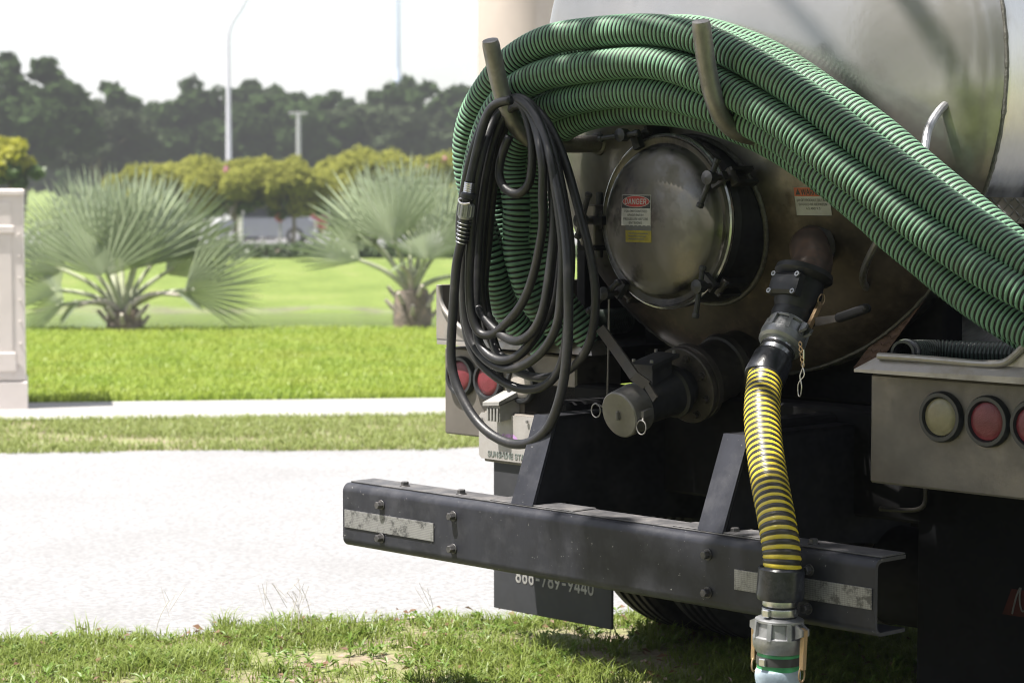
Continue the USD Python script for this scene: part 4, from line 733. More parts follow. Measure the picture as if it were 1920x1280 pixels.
# ---- mud flaps
wf = .98
fa, fb, ft = q(925, 1138, wf), q(1147, 1183, wf), q(930, 858, wf)
mf = T.part('mud_flap', box((fa[0], wf, fa[2]), (fb[0], wf + .012, ft[2]), .003), 'flap_rubber', label='left mud flap with a white telephone number')
tm = meshkit.text_mesh('866-789-9440', .050, .0012, True); o = q(966, 1101, wf); ln = (q(1112, 1101, wf)[0] - o[0]) / float(np.ptp(np.asarray(tm.vertices)[:, 0]))
T.part('lettering', onplane(tm, (o[0], 0, q(1040, 1108, wf)[2] + .010), wf - .0003, ln), 'letter_white', False, under=mf)
T.part('flap_hanger', box((fa[0] - .02, wf - .02, ft[2]), (-.45, wf + .03, ft[2] + .05), .004), 'chassis_black')
wf2 = .62; g0, g1 = q(1722, 930, wf2), q(1706, 1290, wf2)
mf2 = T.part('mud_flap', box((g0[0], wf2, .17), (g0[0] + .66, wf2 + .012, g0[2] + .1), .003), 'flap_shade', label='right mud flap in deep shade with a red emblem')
o = q(1880, 1150, wf2); T.part('emblem', prism([(o[0], o[2]), (o[0] + .13, o[2]), (o[0] + .13, o[2] + .075), (o[0] + .03, o[2] + .075)], wf2 - .002, wf2 - .0003), 'emblem_red', under=mf2)
e = [q(x, y, wf2 - .003) for x, y in ((1898, 1150), (1908, 1112), (1914, 1100), (1912, 1120), (1918, 1146), (1930, 1120))]; T.part('script_stroke', rod(e, .0028, .006, 5), 'emblem_pale', under=mf2)
T.part('flap_hanger', rod([q(1650, 953, .6), q(1718, 955, .6), q(1733, 945, .6), q(1735, 915, .6)], .007), 'flange_dark')
# ---- manway: neck, cover, clamps
hc = q(1247, 415, .45); HU, HZ = hc[0], hc[2]; RC = .262
T.part('manway_neck', lathe([(.475, .20), (.475, .262), (.50, .268), (.51, .255), (.53, .255), (.66, .255)], (HU, 0, HZ), (0, 1, 0), 72), 'valve_black', 35)
T.part('neck_weld', sweep(np.array([[HU + .262 * math.cos(x), float(surf(HU + .262 * math.cos(x), HZ + .262 * math.sin(x))) - .002, HZ + .262 * math.sin(x)] for x in np.linspace(0, 2 * np.pi, 80)]), .009, 8, False), 'weld')
def cov_w(r): return .438 - .062 * np.sqrt(np.clip(1 - (r / .232) ** 2.6, 0, 1))
cv = T.part('manway_cover', lathe([(float(cov_w(r)), r) for r in np.concatenate([np.linspace(0, .2, 16), np.linspace(.205, .232, 8)])] + [(.446, .240), (.444, .250), (.440, .258), (.446, RC), (.462, RC), (.470, .258), (.470, .2)], (HU, 0, HZ), (0, 1, 0), 96), 'cover_steel', 40)
T.part('cover_rim', lathe([(.452, RC - .002), (.448, RC + .004), (.452, RC + .009), (.462, RC + .009), (.466, RC + .004), (.462, RC - .002)], (HU, 0, HZ), (0, 1, 0), 96), 'bright_steel', 40)
def clamp(ang, turn, L=.085):
    c, s = math.cos(ang), math.sin(ang); rr = RC + .030; o = np.array([HU + rr * c, 0, HZ + rr * s]); tn = np.array([-s, 0, c]); rd = np.array([c, 0, s])
    k = T.part('clamp', cat(*[hull([o + rd * a + tn * (b + e) + [0, w, 0] for a in (-.012, .016) for b in (-.006, .006) for w in (.46, .56)]) for e in (-.022, .022)]), 'valve_black', 25)
    T.part('lug_tube', cyl(o + [0, .47, 0] - tn * .03, o + [0, .47, 0] + tn * .03, .013, 14), 'flange_dark', under=k)
    T.part('eye_bolt', cyl(o + [0, .53, 0] - rd * .006, o + [0, .365, 0] - rd * .006, .009, 12), 'flange_dark', under=k)
    T.part('jaw', hull([o + rd * a + tn * b + [0, w, 0] for a in (-.05, .008) for b in (-.014, .014) for w in (.418, .440)]), 'valve_black', 25, under=k)
    d = np.array([math.cos(turn), -.10, math.sin(turn)]); d /= np.linalg.norm(d); h = o + [0, .375, 0] - rd * .006
    T.part('nut', lathe([(-.014, 0), (-.014, .019), (.018, .022), (.024, 0)], h, (0, -1, 0), 10), 'valve_black', under=k)
    for sg in (-1, 1):
        e = h + d * L * sg * (1 if sg > 0 else .6); T.part('handle', cat(line(h, e, .0085, 10), cyl(e - d * sg * .004, e + d * sg * .012, .0115, 10)), 'valve_black', under=k)
for ang, turn in ((math.radians(112), math.radians(186)), (math.radians(28), math.radians(-112)), (math.radians(-42), math.radians(-96)), (math.radians(-128), math.radians(-140)), (math.radians(180), math.radians(65))): clamp(ang, turn)
hb = q(1112, 425, .47); hg = T.part('hinge', box((hb[0] - .03, .44, hb[2] - .06), (hb[0] + .035, .60, hb[2] + .07), .004), 'box_metal'); T.part('hinge_foot', box((hb[0] - .035, .435, hb[2] - .075), (hb[0] + .045, .60, hb[2] - .061), .003), 'chassis_black', under=hg); T.part('hinge_pin', cyl((hb[0] + .0, .50, hb[2] - .10), (hb[0] + .0, .50, hb[2] + .11), .012), 'valve_black', under=hg)
# ---- stickers (flat prints that follow the surface they are stuck on)
def cov_surf(u, z): return cov_w(np.hypot(u - HU, z - HZ))
def stick(name, mesh_uz, fn, lift, mat, under=None):
    v, f = mesh_uz; return T.part(name, (np.stack([v[:, 0], fn(v[:, 0], v[:, 1]) - lift, v[:, 1]], 1), f), mat, False, under=under)
def rect(u0, u1, z0, z1, n=8):
    X, Z = np.meshgrid(np.linspace(u0, u1, n), np.linspace(z0, z1, n), indexing='ij'); A = (np.arange(n - 1)[:, None] * n + np.arange(n - 1)).ravel()
    return np.stack([X.ravel(), Z.ravel()], 1), np.concatenate([np.stack([A, A + n, A + n + 1], 1), np.stack([A, A + n + 1, A + 1], 1)])
def words(s, u, z, h, wid, bold=False):
    m = meshkit.text_mesh(s, h, .0006, bold); v = np.asarray(m.vertices); k = wid / np.ptp(v[:, 0]); top = v[:, 2] > .0003; f = np.asarray(m.faces); f = f[top[f].all(1)]
    return np.stack([u + (v[:, 0] - v[:, 0].min()) * k, z + v[:, 1]], 1), f
def disc(u, z, a, b, n=40):
    x = np.linspace(0, 2 * np.pi, n, endpoint=False); rings = [np.array([[u, z]])] + [np.stack([u + a * r * np.cos(x), z + b * r * np.sin(x)], 1) for r in (.34, .67, 1)]
    f = [[0, 1 + k, 1 + (k + 1) % n] for k in range(n)]
    for g in range(2):
        for k in range(n): i, j = 1 + g * n + k, 1 + g * n + (k + 1) % n; f += [[i, i + n, j + n], [i, j + n, j]]
    return np.vstack(rings), np.array(f)
a, b = q(1165, 364, .38), q(1222, 424, .38); u0, u1, z1, z0 = a[0], b[0], a[2] - .002, b[2]; du, dz = u1 - u0, z1 - z0
sg = stick('danger_sticker', rect(u0, u1, z0, z1), cov_surf, .0010, 'sign_white')
stick('header', rect(u0 + .002, u1 - .002, z1 - dz * .43, z1 - .002), cov_surf, .0016, 'sign_black', sg); stick('oval_rim', disc((u0 + u1) / 2, z1 - dz * .215, du * .465, dz * .19), cov_surf, .0022, 'sign_white', sg); stick('oval', disc((u0 + u1) / 2, z1 - dz * .215, du * .445, dz * .172), cov_surf, .0028, 'sign_red', sg)
stick('lettering', words('DANGER', u0 + du * .13, z1 - dz * .30, dz * .17, du * .74, True), cov_surf, .0034, 'sign_white', sg)
for k, (s, wd) in enumerate((('FOLLOW CONFINED', .78), ('SPACE ENTRY', .56), ('PROCEDURE BEFORE', .84), ('ENTERING', .45))): stick('lettering', words(s, u0 + du * (1 - wd) / 2, z1 - dz * (.565 + k * .125), dz * .075, du * wd, True), cov_surf, .0016, 'sign_ink', sg)
a, b = q(1173, 422, .38), q(1223, 455, .38); u0, u1, z1, z0 = a[0], b[0], a[2], b[2]; du, dz = u1 - u0, z1 - z0
sg = stick('caution_sticker', rect(u0, u1, z0, z1 - dz * .30), cov_surf, .0010, 'sign_yellow'); stick('header', rect(u0, u1, z1 - dz * .30, z1), cov_surf, .0010, 'sign_ink', sg)
for k in range(3): stick('print_line', rect(u0 + du * .12, u1 - du * (.12 + .07 * k), z1 - dz * (.50 + .17 * k), z1 - dz * (.45 + .17 * k)), cov_surf, .0015, 'sign_ink', sg)
a, b = onhead(1488, 351), onhead(1561, 405); u0, u1, z1, z0 = a[0], b[0], a[2], b[2] + .0; z0 = a[2] - (a[2] - onhead(1490, 404)[2]); du, dz = u1 - u0, z1 - z0
sg = stick('warning_sticker', rect(u0, u1, z0, z1), surf, .0012, 'sign_white'); stick('header', rect(u0 + .001, u1 - .001, z1 - dz * .32, z1 - .001), surf, .0018, 'sign_orange', sg)
tri = (np.array([[u0 + du * .05, z1 - dz * .27], [u0 + du * .19, z1 - dz * .27], [u0 + du * .12, z1 - dz * .05]]), np.array([[0, 1, 2]])); stick('warning_triangle', tri, surf, .0024, 'sign_black', sg)
stick('lettering', words('WARNING', u0 + du * .21, z1 - dz * .27, dz * .2, du * .72, True), surf, .0024, 'sign_black', sg)
for k, (s, wd) in enumerate((('pH OF PRODUCT IN TANK', .88), ('SHOULD BE BETWEEN', .80), ('4.5 AND 9.5', .40))): stick('lettering', words(s, u0 + du * (1 - wd) / 2, z1 - dz * (.50 + k * .145), dz * .085, du * wd, True), surf, .0018, 'sign_ink', sg)
for x0_, x1_, y0_, y1_ in ((0, 1, 0, .012), (0, .008, 0, 1), (.992, 1, 0, 1)): stick('border', rect(u0 + du * x0_, u0 + du * x1_, z0 + dz * y0_, z0 + dz * y1_, 4), surf, .0020, 'sign_ink', sg)
# ---- hose hooks
def hook(pix, ws_, r=.028):
    pts = [q(x, y, w) for (x, y), w in zip(pix, ws_)]; e = pts[-1].copy(); e[1] = float(surf(e[0], e[2])) + .02; pts.append(e); p = spline(pts, .015)[0]
    m = sweep(p, np.where(np.arange(len(p)) == 0, r * .9, r), 22); h = T.part('hose_hook', m, 'hook_steel', 40)
    T.part('weld_ring', lathe([(-.035, r * 1.02), (-.03, r * 1.35), (.01, r * 1.5), (.02, 0)], e - [0, .0, 0], (0, 1, 0), 24), 'weld', under=h)
hook([(919, 76), (928, 122), (940, 172), (955, 214), (984, 254), (1020, 268)], (.16, .19, .22, .245, .30, .37)); hook([(1314, 40), (1320, 90), (1328, 140), (1342, 195), (1364, 233), (1398, 252)], (.16, .185, .21, .245, .30, .37))
h0, h1 = onhead(1768, 197), q(1735, 272, .44); T.part('hose_guard', rod([h0 + [0, .01, 0], q(1758, 212, h0[1] - .06), q(1740, 245, h0[1] - .13), q(1733, 285, h0[1] - .17), q(1720, 330, h0[1] - .20)], .0125), 'aluminium')
h0 = onhead(1621, 540); T.part('hose_guard', rod([h0 + [0, .01, 0], q(1618, 525, h0[1] - .05), q(1624, 495, h0[1] - .12), q(1640, 462, h0[1] - .16), q(1662, 420, h0[1] - .18)], .0115), 'hook_steel')
# ---- upper outlet: elbow, valve, handle
e0 = onhead(1530, 462); e1 = q(1524, 490, e0[1] - .10); e2 = q(1506, 520, e0[1] - .17); e3 = q(1497, 560, e0[1] - .20); e4 = q(1480, 612, e0[1] - .235)
ol = T.part('outlet_elbow', sweep(spline([e0 + [0, .03, .004], e0 + [0, -.03, 0], e1, e2], .012)[0], .060, 30), 'pipe_rust', 40); T.part('weld_ring', lathe([(-.012, .059), (-.008, .066), (.0, .072), (.02, .06)], e0, (0, 1, 0), 36), 'flange_dark', under=ol)
ax = e4 - e2; ax /= np.linalg.norm(ax); uu_ = np.array([1.0, 0, 0]); sx = uu_ - ax * (uu_ @ ax); sx /= np.linalg.norm(sx); ny = np.cross(ax, sx); ny = ny if ny[1] < 0 else -ny
def loc(o, a, b, c): return o + sx * a + ny * b + ax * c
vv = T.part('valve_body', lathe([(-.02, 0), (-.02, .085), (-.004, .088), (.004, .080), (.012, .066), (.05, .070), (.085, .066), (.10, .060), (.118, .056), (.118, 0)], e2, ax, 36), 'valve_black', 35)
T.part('bonnet', hull([loc(e2, a, b, c) for a in (-.052, .052) for b in (.05, .076) for c in (.016, .082)] + [loc(e2, a, .084, c) for a in (-.03, .03) for c in (.026, .072)]), 'valve_black', 20, under=vv)
for a, c in ((-.044, .022), (.044, .022), (-.044, .076), (.044, .076)): T.part('bolt', lathe([(0, 0), (0, .008), (.006, .008), (.006, .004), (.002, .003), (.002, 0)], loc(e2, a, .077, c), ny, 14), 'aluminium', under=vv)
hp, ht = q(1556, 596, e3[1] - .03), q(1630, 577, e3[1] - .06)
h0_, h1_, h2_ = q(1512, 606, e3[1] - .02), q(1572, 596, e3[1] - .045), q(1624, 578, e3[1] - .065)
vh = T.part('valve_handle', hull([p + [0, d, z] for p, r_ in ((h0_, .014), (h1_, .010)) for d in (0, .006) for z in (-r_, r_)]), 'flange_dark', 30, under=vv)
def capsule(a, b, r_, th): return hull([p + np.array([r_ * math.cos(x), d, r_ * math.sin(x)]) * k for p in (a, b) for x in np.linspace(0, 2 * np.pi, 14) for d, k in ((-th, 1), (th, 1))] ) if False else hull([np.array([p[0] + r_ * k * math.cos(x), p[1] + d, p[2] + r_ * k * math.sin(x)]) for p in (a, b) for x in np.linspace(0, 2 * np.pi, 15)[:-1] for d, k in ((-th, .7), (-th * .5, 1), (th * .5, 1), (th, .7))])
T.part('handle_grip', capsule(h1_ + [.004, 0, .001], h2_, .0135, .011), 'grip_black', 35, under=vv)
T.part('adapter', lathe([(.105, .040), (.108, .060), (.125, .064), (.150, .060), (.15, 0)], e2, ax, 24), 'valve_black', 30, under=vv)
# ---- lower drain valve with cap, pointing back and down
c0 = q(1160, 778, .20); c1 = q(1302, 714, .53); dx = c1 - c0; dl = np.linalg.norm(dx); dx /= dl
dr = T.part('drain_pipe', sweep(np.array([c1 - dx * .02, c1 + dx * .08, c1 + dx * .30]), .098, 40), 'flange_dark', 40)
T.part('weld_ring', lathe([(.12, .097), (.125, .106), (.145, .110), (.16, .1)], c1, dx, 44), 'flange_dark', under=dr)
fl = T.part('drain_flange', lathe([(-.05, 0), (-.05, .118), (-.046, .122), (-.03, .122), (-.026, .118), (-.024, .112), (-.020, .122), (.0, .122), (.004, .118), (.004, 0)], c1, dx, 56), 'flange_face', 35)
n1 = np.cross(dx, [0, 0, 1.0]); n1 /= np.linalg.norm(n1); n2 = np.cross(n1, dx)
for k in range(8):
    x = 2 * np.pi * (k + .5) / 8; T.part('bolt', bolt(c1 - dx * .05 + (n1 * math.cos(x) + n2 * math.sin(x)) * .098, -dx, .0105, .016), 'flange_dark', under=fl)
db = T.part('drain_valve', lathe([(.0, .055), (.02, .066), (.05, .066), (.06, .062), (.10, .066), (.15, .070), (.18, .074), (.185, .084), (.203, .084), (.207, .074), (.235, .062), (dl - .045, .060)], c0 + dx * .045, dx, 40), 'valve_black', 35)
sb = c0 + dx * .155
T.part('stuffing_box', hull([sb + dx * a + n1 * b + [0, 0, z] for a in (-.042, .045) for b in (-.034, .034) for z in (.03, .112)]), 'valve_black', 25, under=db)
T.part('bonnet_plate', hull([sb + dx * a + n1 * b + [0, 0, .113 + z] for a, b, z in ((-.062, -.05, 0), (.062, -.05, 0), (.062, .05, 0), (-.062, .05, 0), (-.062, -.05, .012), (.062, -.05, .012), (.062, .05, .012), (-.062, .05, .012), (-.03, 0, .024), (.03, 0, .024))]), 'valve_black', 25, under=db)
for a in (-.05, .05):
    for b in (-.038, .038): T.part('bolt', bolt(sb + dx * a + n1 * b + [0, 0, .125], (0, 0, 1), .006, .012, washer=False), 'bolt_steel', under=db)
lv = [q(1124, 615, .25), q(1150, 650, .245), q(1188, 705, .22)]; le = q(1222, 742, .215)
T.part('lever', cat(*[hull([p + np.array([s_ * .016, d, s_ * .010]) for p in (x, y) for s_ in (-1, 1) for d in (0, .007)]) for x, y in ((lv[0], lv[1]), (lv[1], lv[2]))], hull([p + np.array([s_ * .015, d, s_ * .012]) for p in (lv[2], q(1212, 722, .22)) for s_ in (-1, 1) for d in (0, .007)]), hull([p + np.array([s_ * .008, d, s_ * .008]) for p in (q(1212, 722, .22), le + [.012, 0, -.01]) for s_ in (-1, 1) for d in (0, .007)])), 'flange_dark', 25, under=db)
cp = T.part('drain_cap', lathe([(0, 0), (0, .068), (.004, .072), (.05, .074), (.075, .076), (.08, .07), (.08, .05)], c0, dx, 48), 'cap_grey', 35)
T.part('cap_boss', box(c0 - dx * .012 - [.004, 0, .012], c0 + [.004, .006, .012], .003), 'cap_grey', under=cp)
for sg_ in (-1, 1):
    o = c0 + n1 * sg_ * .074; ot = o + n1 * sg_ * .01
    T.part('cam_arm', hull([o + dx * a + [0, 0, z] + n1 * sg_ * b for a in (.02, .06) for z in (-.010, .010) for b in (-.006, .012)]), 'cap_grey', under=cp)
    ec = o + dx * .015 + n1 * sg_ * .012 + [0, 0, -.035] if sg_ > 0 else o + dx * .02 - n1 * .04
    T.part('pull_ring', rod([ec + np.array([.019 * math.cos(x), -.004, .021 * math.sin(x)]) for x in np.linspace(0, 2 * np.pi, 13)], .0022, .004, 6), 'bolt_steel', under=cp)
    T.part('pull_link', line(o + dx * .04, ec + [0, 0, .018], .004, 6), 'cap_grey', under=cp)
T.part('level_rod', rod([q(1142, 560, .45), q(1141, 650, .45), q(1139, 745, .45)], .0035, .05, 6), 'hook_steel')

# ------------------------------------------------------------------ GREEN HOSES (own things: lie in the hooks)
GH = 'green ribbed suction hoses draped over the two hooks'
def green_hose(label, pts, r=.049, mat='hose_green', pitch=.0168):
    L = [q(x, y, w) for x, y, w in pts]; v, f, uv, p = ribbed([world(x) for x in L], r, pitch, .0034, duty=.60)
    b = v.mean(0) * [1, 1, 0] + [0, 0, v[:, 2].min()]; t = Thing('suction_hose', label, 'hose', b, group=GH); t.part('hose_tube', (v, f), mat, True, uv=uv)
green_hose('topmost green hose in front, bowed highest over the left hook', [(1010, 640, .62), (985, 612, .58), (958, 580, .53), (934, 520, .48), (912, 440, .44), (892, 380, .40), (879, 325, .37), (876, 270, .35), (889, 213, .335), (917, 163, .32), (952, 121, .31), (1020, 79, .31), (1100, 63, .31), (1200, 56, .31), (1300, 69, .31), (1400, 113, .31), (1495, 172, .31), (1557, 219, .31), (1610, 262, .31), (1675, 311, .31), (1735, 357, .31), (1800, 405, .31), (1885, 462, .31), (1960, 515, .31), (2060, 585, .33), (2120, 650, .35)])
green_hose('second green hose from the top in the hooks', [(1020, 650, .56), (990, 625, .52), (958, 592, .47), (935, 548, .42), (922, 495, .38), (903, 440, .35), (892, 390, .33), (892, 335, .315), (904, 275, .305), (927, 215, .30), (965, 169, .30), (1020, 141, .30), (1100, 126, .30), (1200, 117, .30), (1270, 128, .30), (1345, 158, .295), (1428, 205, .29), (1500, 254, .285), (1560, 302, .28), (1628, 352, .28), (1695, 403, .28), (1768, 456, .28), (1838, 502, .28), (1905, 539, .28), (1970, 572, .29), (2060, 620, .31)])
green_hose('third green hose from the top, lowest along its right run', [(1075, 640, .60), (1045, 612, .56), (1012, 578, .50), (993, 545, .46), (976, 495, .43), (969, 450, .42), (970, 392, .41), (963, 330, .40), (966, 278, .385), (990, 232, .37), (1030, 202, .36), (1100, 182, .35), (1200, 172, .34), (1290, 187, .34), (1370, 212, .345), (1440, 245, .35), (1495, 281, .35), (1560, 339, .35), (1620, 391, .35), (1665, 434, .345), (1755, 506, .34), (1797, 540, .335), (1862, 585, .33), (1930, 620, .33), (2020, 668, .33)])
green_hose('green hose running above and behind the topmost one on the right', [(1040, 640, .66), (1010, 590, .62), (975, 500, .58), (945, 400, .54), (932, 320, .50), (945, 240, .46), (990, 165, .44), (1060, 110, .43), (1150, 83, .42), (1250, 72, .42), (1330, 80, .42), (1398, 99, .42), (1460, 130, .42), (1532, 169, .42), (1611, 218, .42), (1671, 264, .42), (1721, 308, .42), (1791, 367, .42), (1866, 430, .42), (1930, 484, .42), (2050, 580, .42)])
green_hose('hindmost green hose showing only as a thin edge at the arch top', [(1080, 640, .70), (1040, 560, .68), (1005, 450, .64), (985, 340, .60), (985, 260, .56), (1030, 170, .53), (1110, 98, .52), (1200, 66, .51), (1270, 57, .50), (1330, 64, .50), (1393, 84, .50), (1440, 105, .50), (1508, 147, .50), (1575, 196, .50), (1640, 250, .50), (1720, 330, .50), (1800, 400, .50), (1950, 530, .50)])
green_hose('inner green hose in shadow under the arch beside the black hose coil', [(1110, 640, .62), (1080, 600, .58), (1050, 560, .54), (1025, 510, .50), (1010, 460, .48), (1003, 400, .47), (1000, 335, .46), (1015, 280, .45), (1060, 235, .44), (1130, 210, .43), (1210, 205, .43), (1300, 214, .43), (1400, 245, .44), (1500, 300, .44), (1600, 378, .44), (1700, 462, .43), (1800, 545, .42), (1900, 612, .42), (1990, 660, .42)])
# loose hose lengths in the trays
def tray_hose(label, pts, r, mat, ring=True):
    P = [world(q(x, y, w)) for x, y, w in pts]; v, f, uv, p = ribbed(P, r, .0125, .0032); t = Thing('tray_hose', label, 'hose', P[0] * [1, 1, 0] + [0, 0, P[0][2] - r])
    t.part('hose_tube', (v, f), mat, True, uv=uv); d = P[1] - P[0]; d /= np.linalg.norm(d)
    if ring: t.part('end_ring', lathe([(-.004, r * .80), (-.004, r * 1.02), (.03, r * 1.04), (.045, r * 1.04), (.045, r * .8), (.0, r * .78)], P[0], d, 32), 'cuff_black', 40); t.part('band', lathe([(.018, r * 1.05), (.018, r * 1.10), (.034, r * 1.10), (.034, r * 1.05)], P[0], d, 32), 'bright_steel', 40)
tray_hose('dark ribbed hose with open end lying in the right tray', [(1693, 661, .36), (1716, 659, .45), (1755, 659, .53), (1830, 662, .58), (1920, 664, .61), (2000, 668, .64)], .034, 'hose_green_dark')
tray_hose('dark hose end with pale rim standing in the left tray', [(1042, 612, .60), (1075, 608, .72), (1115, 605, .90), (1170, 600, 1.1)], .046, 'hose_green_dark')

# ------------------------------------------------------------------ BLACK HOSE COIL on the left hook
def coil():
    o = world(q(960, 830, .2)); o[2] = q(960, 835, .15)[2]
    t = Thing('hose_coil', 'coiled black rubber water hose hanging from the left hook', 'hose coil', o, frame=world)
    def loop(pts, w0, amp=.03, closed=True, r=.0142):
        n = len(pts); top = min(p[1] for p in pts); bot = max(p[1] for p in pts)
        L = [q(x, y, w0 + amp * math.sin(2.2 * k / n * 3.14 + w0 * 70) * ((y - top) / (bot - top)) + (.235 - w0) * max(0, 1 - (y - top) / 90.0)) for k, (x, y) in enumerate(pts)]
        p = spline(L, .012, closed)[0]
        if closed: p = np.vstack([p, p[1:2]])
        t.part('hose_loop', sweep(p, r, 14), 'rubber_black', True)
    loop([(960, 188), (922, 205), (900, 245), (882, 300), (867, 375), (862, 430), (866, 480), (874, 535), (895, 577), (920, 610), (950, 634), (970, 639), (995, 625), (1015, 590), (1025, 545), (1032, 495), (1037, 445), (1037, 380), (1031, 325), (1022, 267), (1008, 225), (985, 192)], .185)
    loop([(958, 196), (930, 220), (910, 265), (895, 330), (886, 400), (881, 480), (880, 545), (886, 598), (900, 624), (922, 627), (945, 610), (970, 582), (990, 545), (1005, 495), (1013, 455), (1018, 415), (1017, 370), (1018, 325), (1013, 280), (1003, 235), (985, 202)], .150)
    loop([(962, 186), (935, 205), (912, 250), (896, 312), (884, 385), (874, 455), (869, 520), (871, 575), (876, 612), (885, 640), (900, 663), (922, 682), (950, 691), (980, 685), (1010, 665), (1030, 640), (1045, 605), (1052, 545), (1055, 470), (1050, 415), (1041, 350), (1030, 290), (1012, 232), (990, 195)], .165)
    loop([(965, 200), (940, 228), (922, 275), (908, 340), (900, 410), (896, 480), (893, 550), (893, 610), (900, 645), (920, 668), (945, 676), (970, 667), (995, 640), (1014, 600), (1027, 555), (1034, 500), (1040, 440), (1042, 370), (1034, 300), (1018, 245), (992, 205)], .205)
    loop([(966, 184), (930, 212), (908, 262), (890, 335), (878, 410), (870, 490), (869, 560), (874, 620), (888, 662), (908, 688), (928, 705), (950, 719), (980, 729), (1013, 726), (1040, 706), (1056, 670), (1064, 610), (1068, 540), (1070, 470), (1063, 405), (1052, 345), (1038, 285), (1018, 232), (995, 196)], .225)
    loop([(970, 192), (945, 225), (930, 270), (918, 335), (908, 410), (902, 480), (902, 545), (908, 590), (918, 632), (935, 664), (955, 686), (975, 698), (998, 706), (1025, 707), (1052, 700), (1077, 685), (1097, 660), (1110, 625), (1116, 582), (1116, 545), (1112, 507), (1104, 465), (1090, 410), (1075, 355), (1060, 305), (1040, 255), (1020, 222), (998, 200)], .255)
    loop([(968, 195), (948, 230), (938, 280), (928, 335), (920, 400), (914, 470), (908, 535), (914, 585), (926, 640), (940, 668), (962, 672), (990, 650), (1018, 610), (1040, 560), (1050, 500), (1049, 430), (1044, 360), (1036, 300), (1020, 245), (996, 205)], .275)
    loop([(955, 255), (941, 292), (936, 325), (943, 348), (958, 361), (975, 362), (990, 347), (997, 317), (997, 267), (990, 230), (978, 198), (962, 192)], .215, .01, False)
    tl = [(958, 188), (924, 200), (905, 240), (890, 300), (880, 345)]; t.part('hose_loop', rod([q(x, y, .165 - .012 * k) for k, (x, y) in enumerate(tl)], .0145, .012, 14), 'rubber_black', True)
    big = [(866, 452), (857, 490), (851, 560), (847, 620), (846, 670), (851, 705), (862, 735), (885, 777), (918, 812), (958, 831), (993, 829), (1026, 803), (1045, 762), (1057, 712), (1064, 650), (1066, 595), (1065, 520), (1061, 445), (1048, 365), (1033, 300), (1015, 242), (1000, 212), (977, 189), (960, 186)]
    t.part('hose_loop', rod([q(x, y, .11 + (.0 if k < 17 else .02 * (k - 16))) for k, (x, y) in enumerate(big)], .0152, .012, 14), 'rubber_black', True)
    A, B = q(881, 342, .115), q(866, 456, .112); d = B - A; L = np.linalg.norm(d); d /= L; f = lambda x: A + d * L * x
    t.part('ferrule', lathe([(x * L, .0165 + (.0012 if k % 2 else 0)) for k, x in enumerate(np.linspace(0, .16, 12))], A, d, 24), 'bright_steel', 30)
    t.part('collar', lathe([(.16 * L, 0), (.16 * L, .019), (.19 * L, .024), (.25 * L, .024), (.28 * L, .017), (.36 * L, .014), (.36 * L, 0)], A, d, 24), 'valve_black', 30)
    t.part('collar_clip', rod([f(.28) + [.02, 0, 0], f(.30) + [-.02, -.018, .004], f(.33) + [.0, -.024, -.003], f(.34) + [.024, -.01, 0]], .0035, .006, 6), 'bright_steel')
    nt = []
    for k in range(10):
        x = 2 * np.pi * k / 10; n_ = np.cross(d, [0, 1.0, 0]); n_ /= np.linalg.norm(n_); m_ = np.cross(n_, d); c = f(.46) + (n_ * math.cos(x) + m_ * math.sin(x)) * .0225; nt.append(line(c - d * .018, c + d * .018, .004, 6))
    t.part('swivel_nut', cat(lathe([(.34 * L, 0), (.34 * L, .021), (.36 * L, .0235), (.57 * L, .0235), (.60 * L, .02), (.60 * L, 0)], A, d, 24), *nt), 'aluminium', 30)
    t.part('strain_relief', lathe([(.60 * L, 0), (.60 * L, .020), (1.0 * L, .0165), (1.0 * L, 0)], A, d, 20), 'cuff_black', 30)
    ph = np.linspace(0, 2 * np.pi * 6, 150); n_ = np.cross(d, [0, 1.0, 0]); n_ /= np.linalg.norm(n_); m_ = np.cross(n_, d)
    t.part('spring', sweep(np.array([f(.62 + .38 * x / ph[-1]) + (n_ * math.cos(x) + m_ * math.sin(x)) * (.0215 - .003 * x / ph[-1]) for x in ph]), .0019, 6), 'bright_steel', True)
coil()

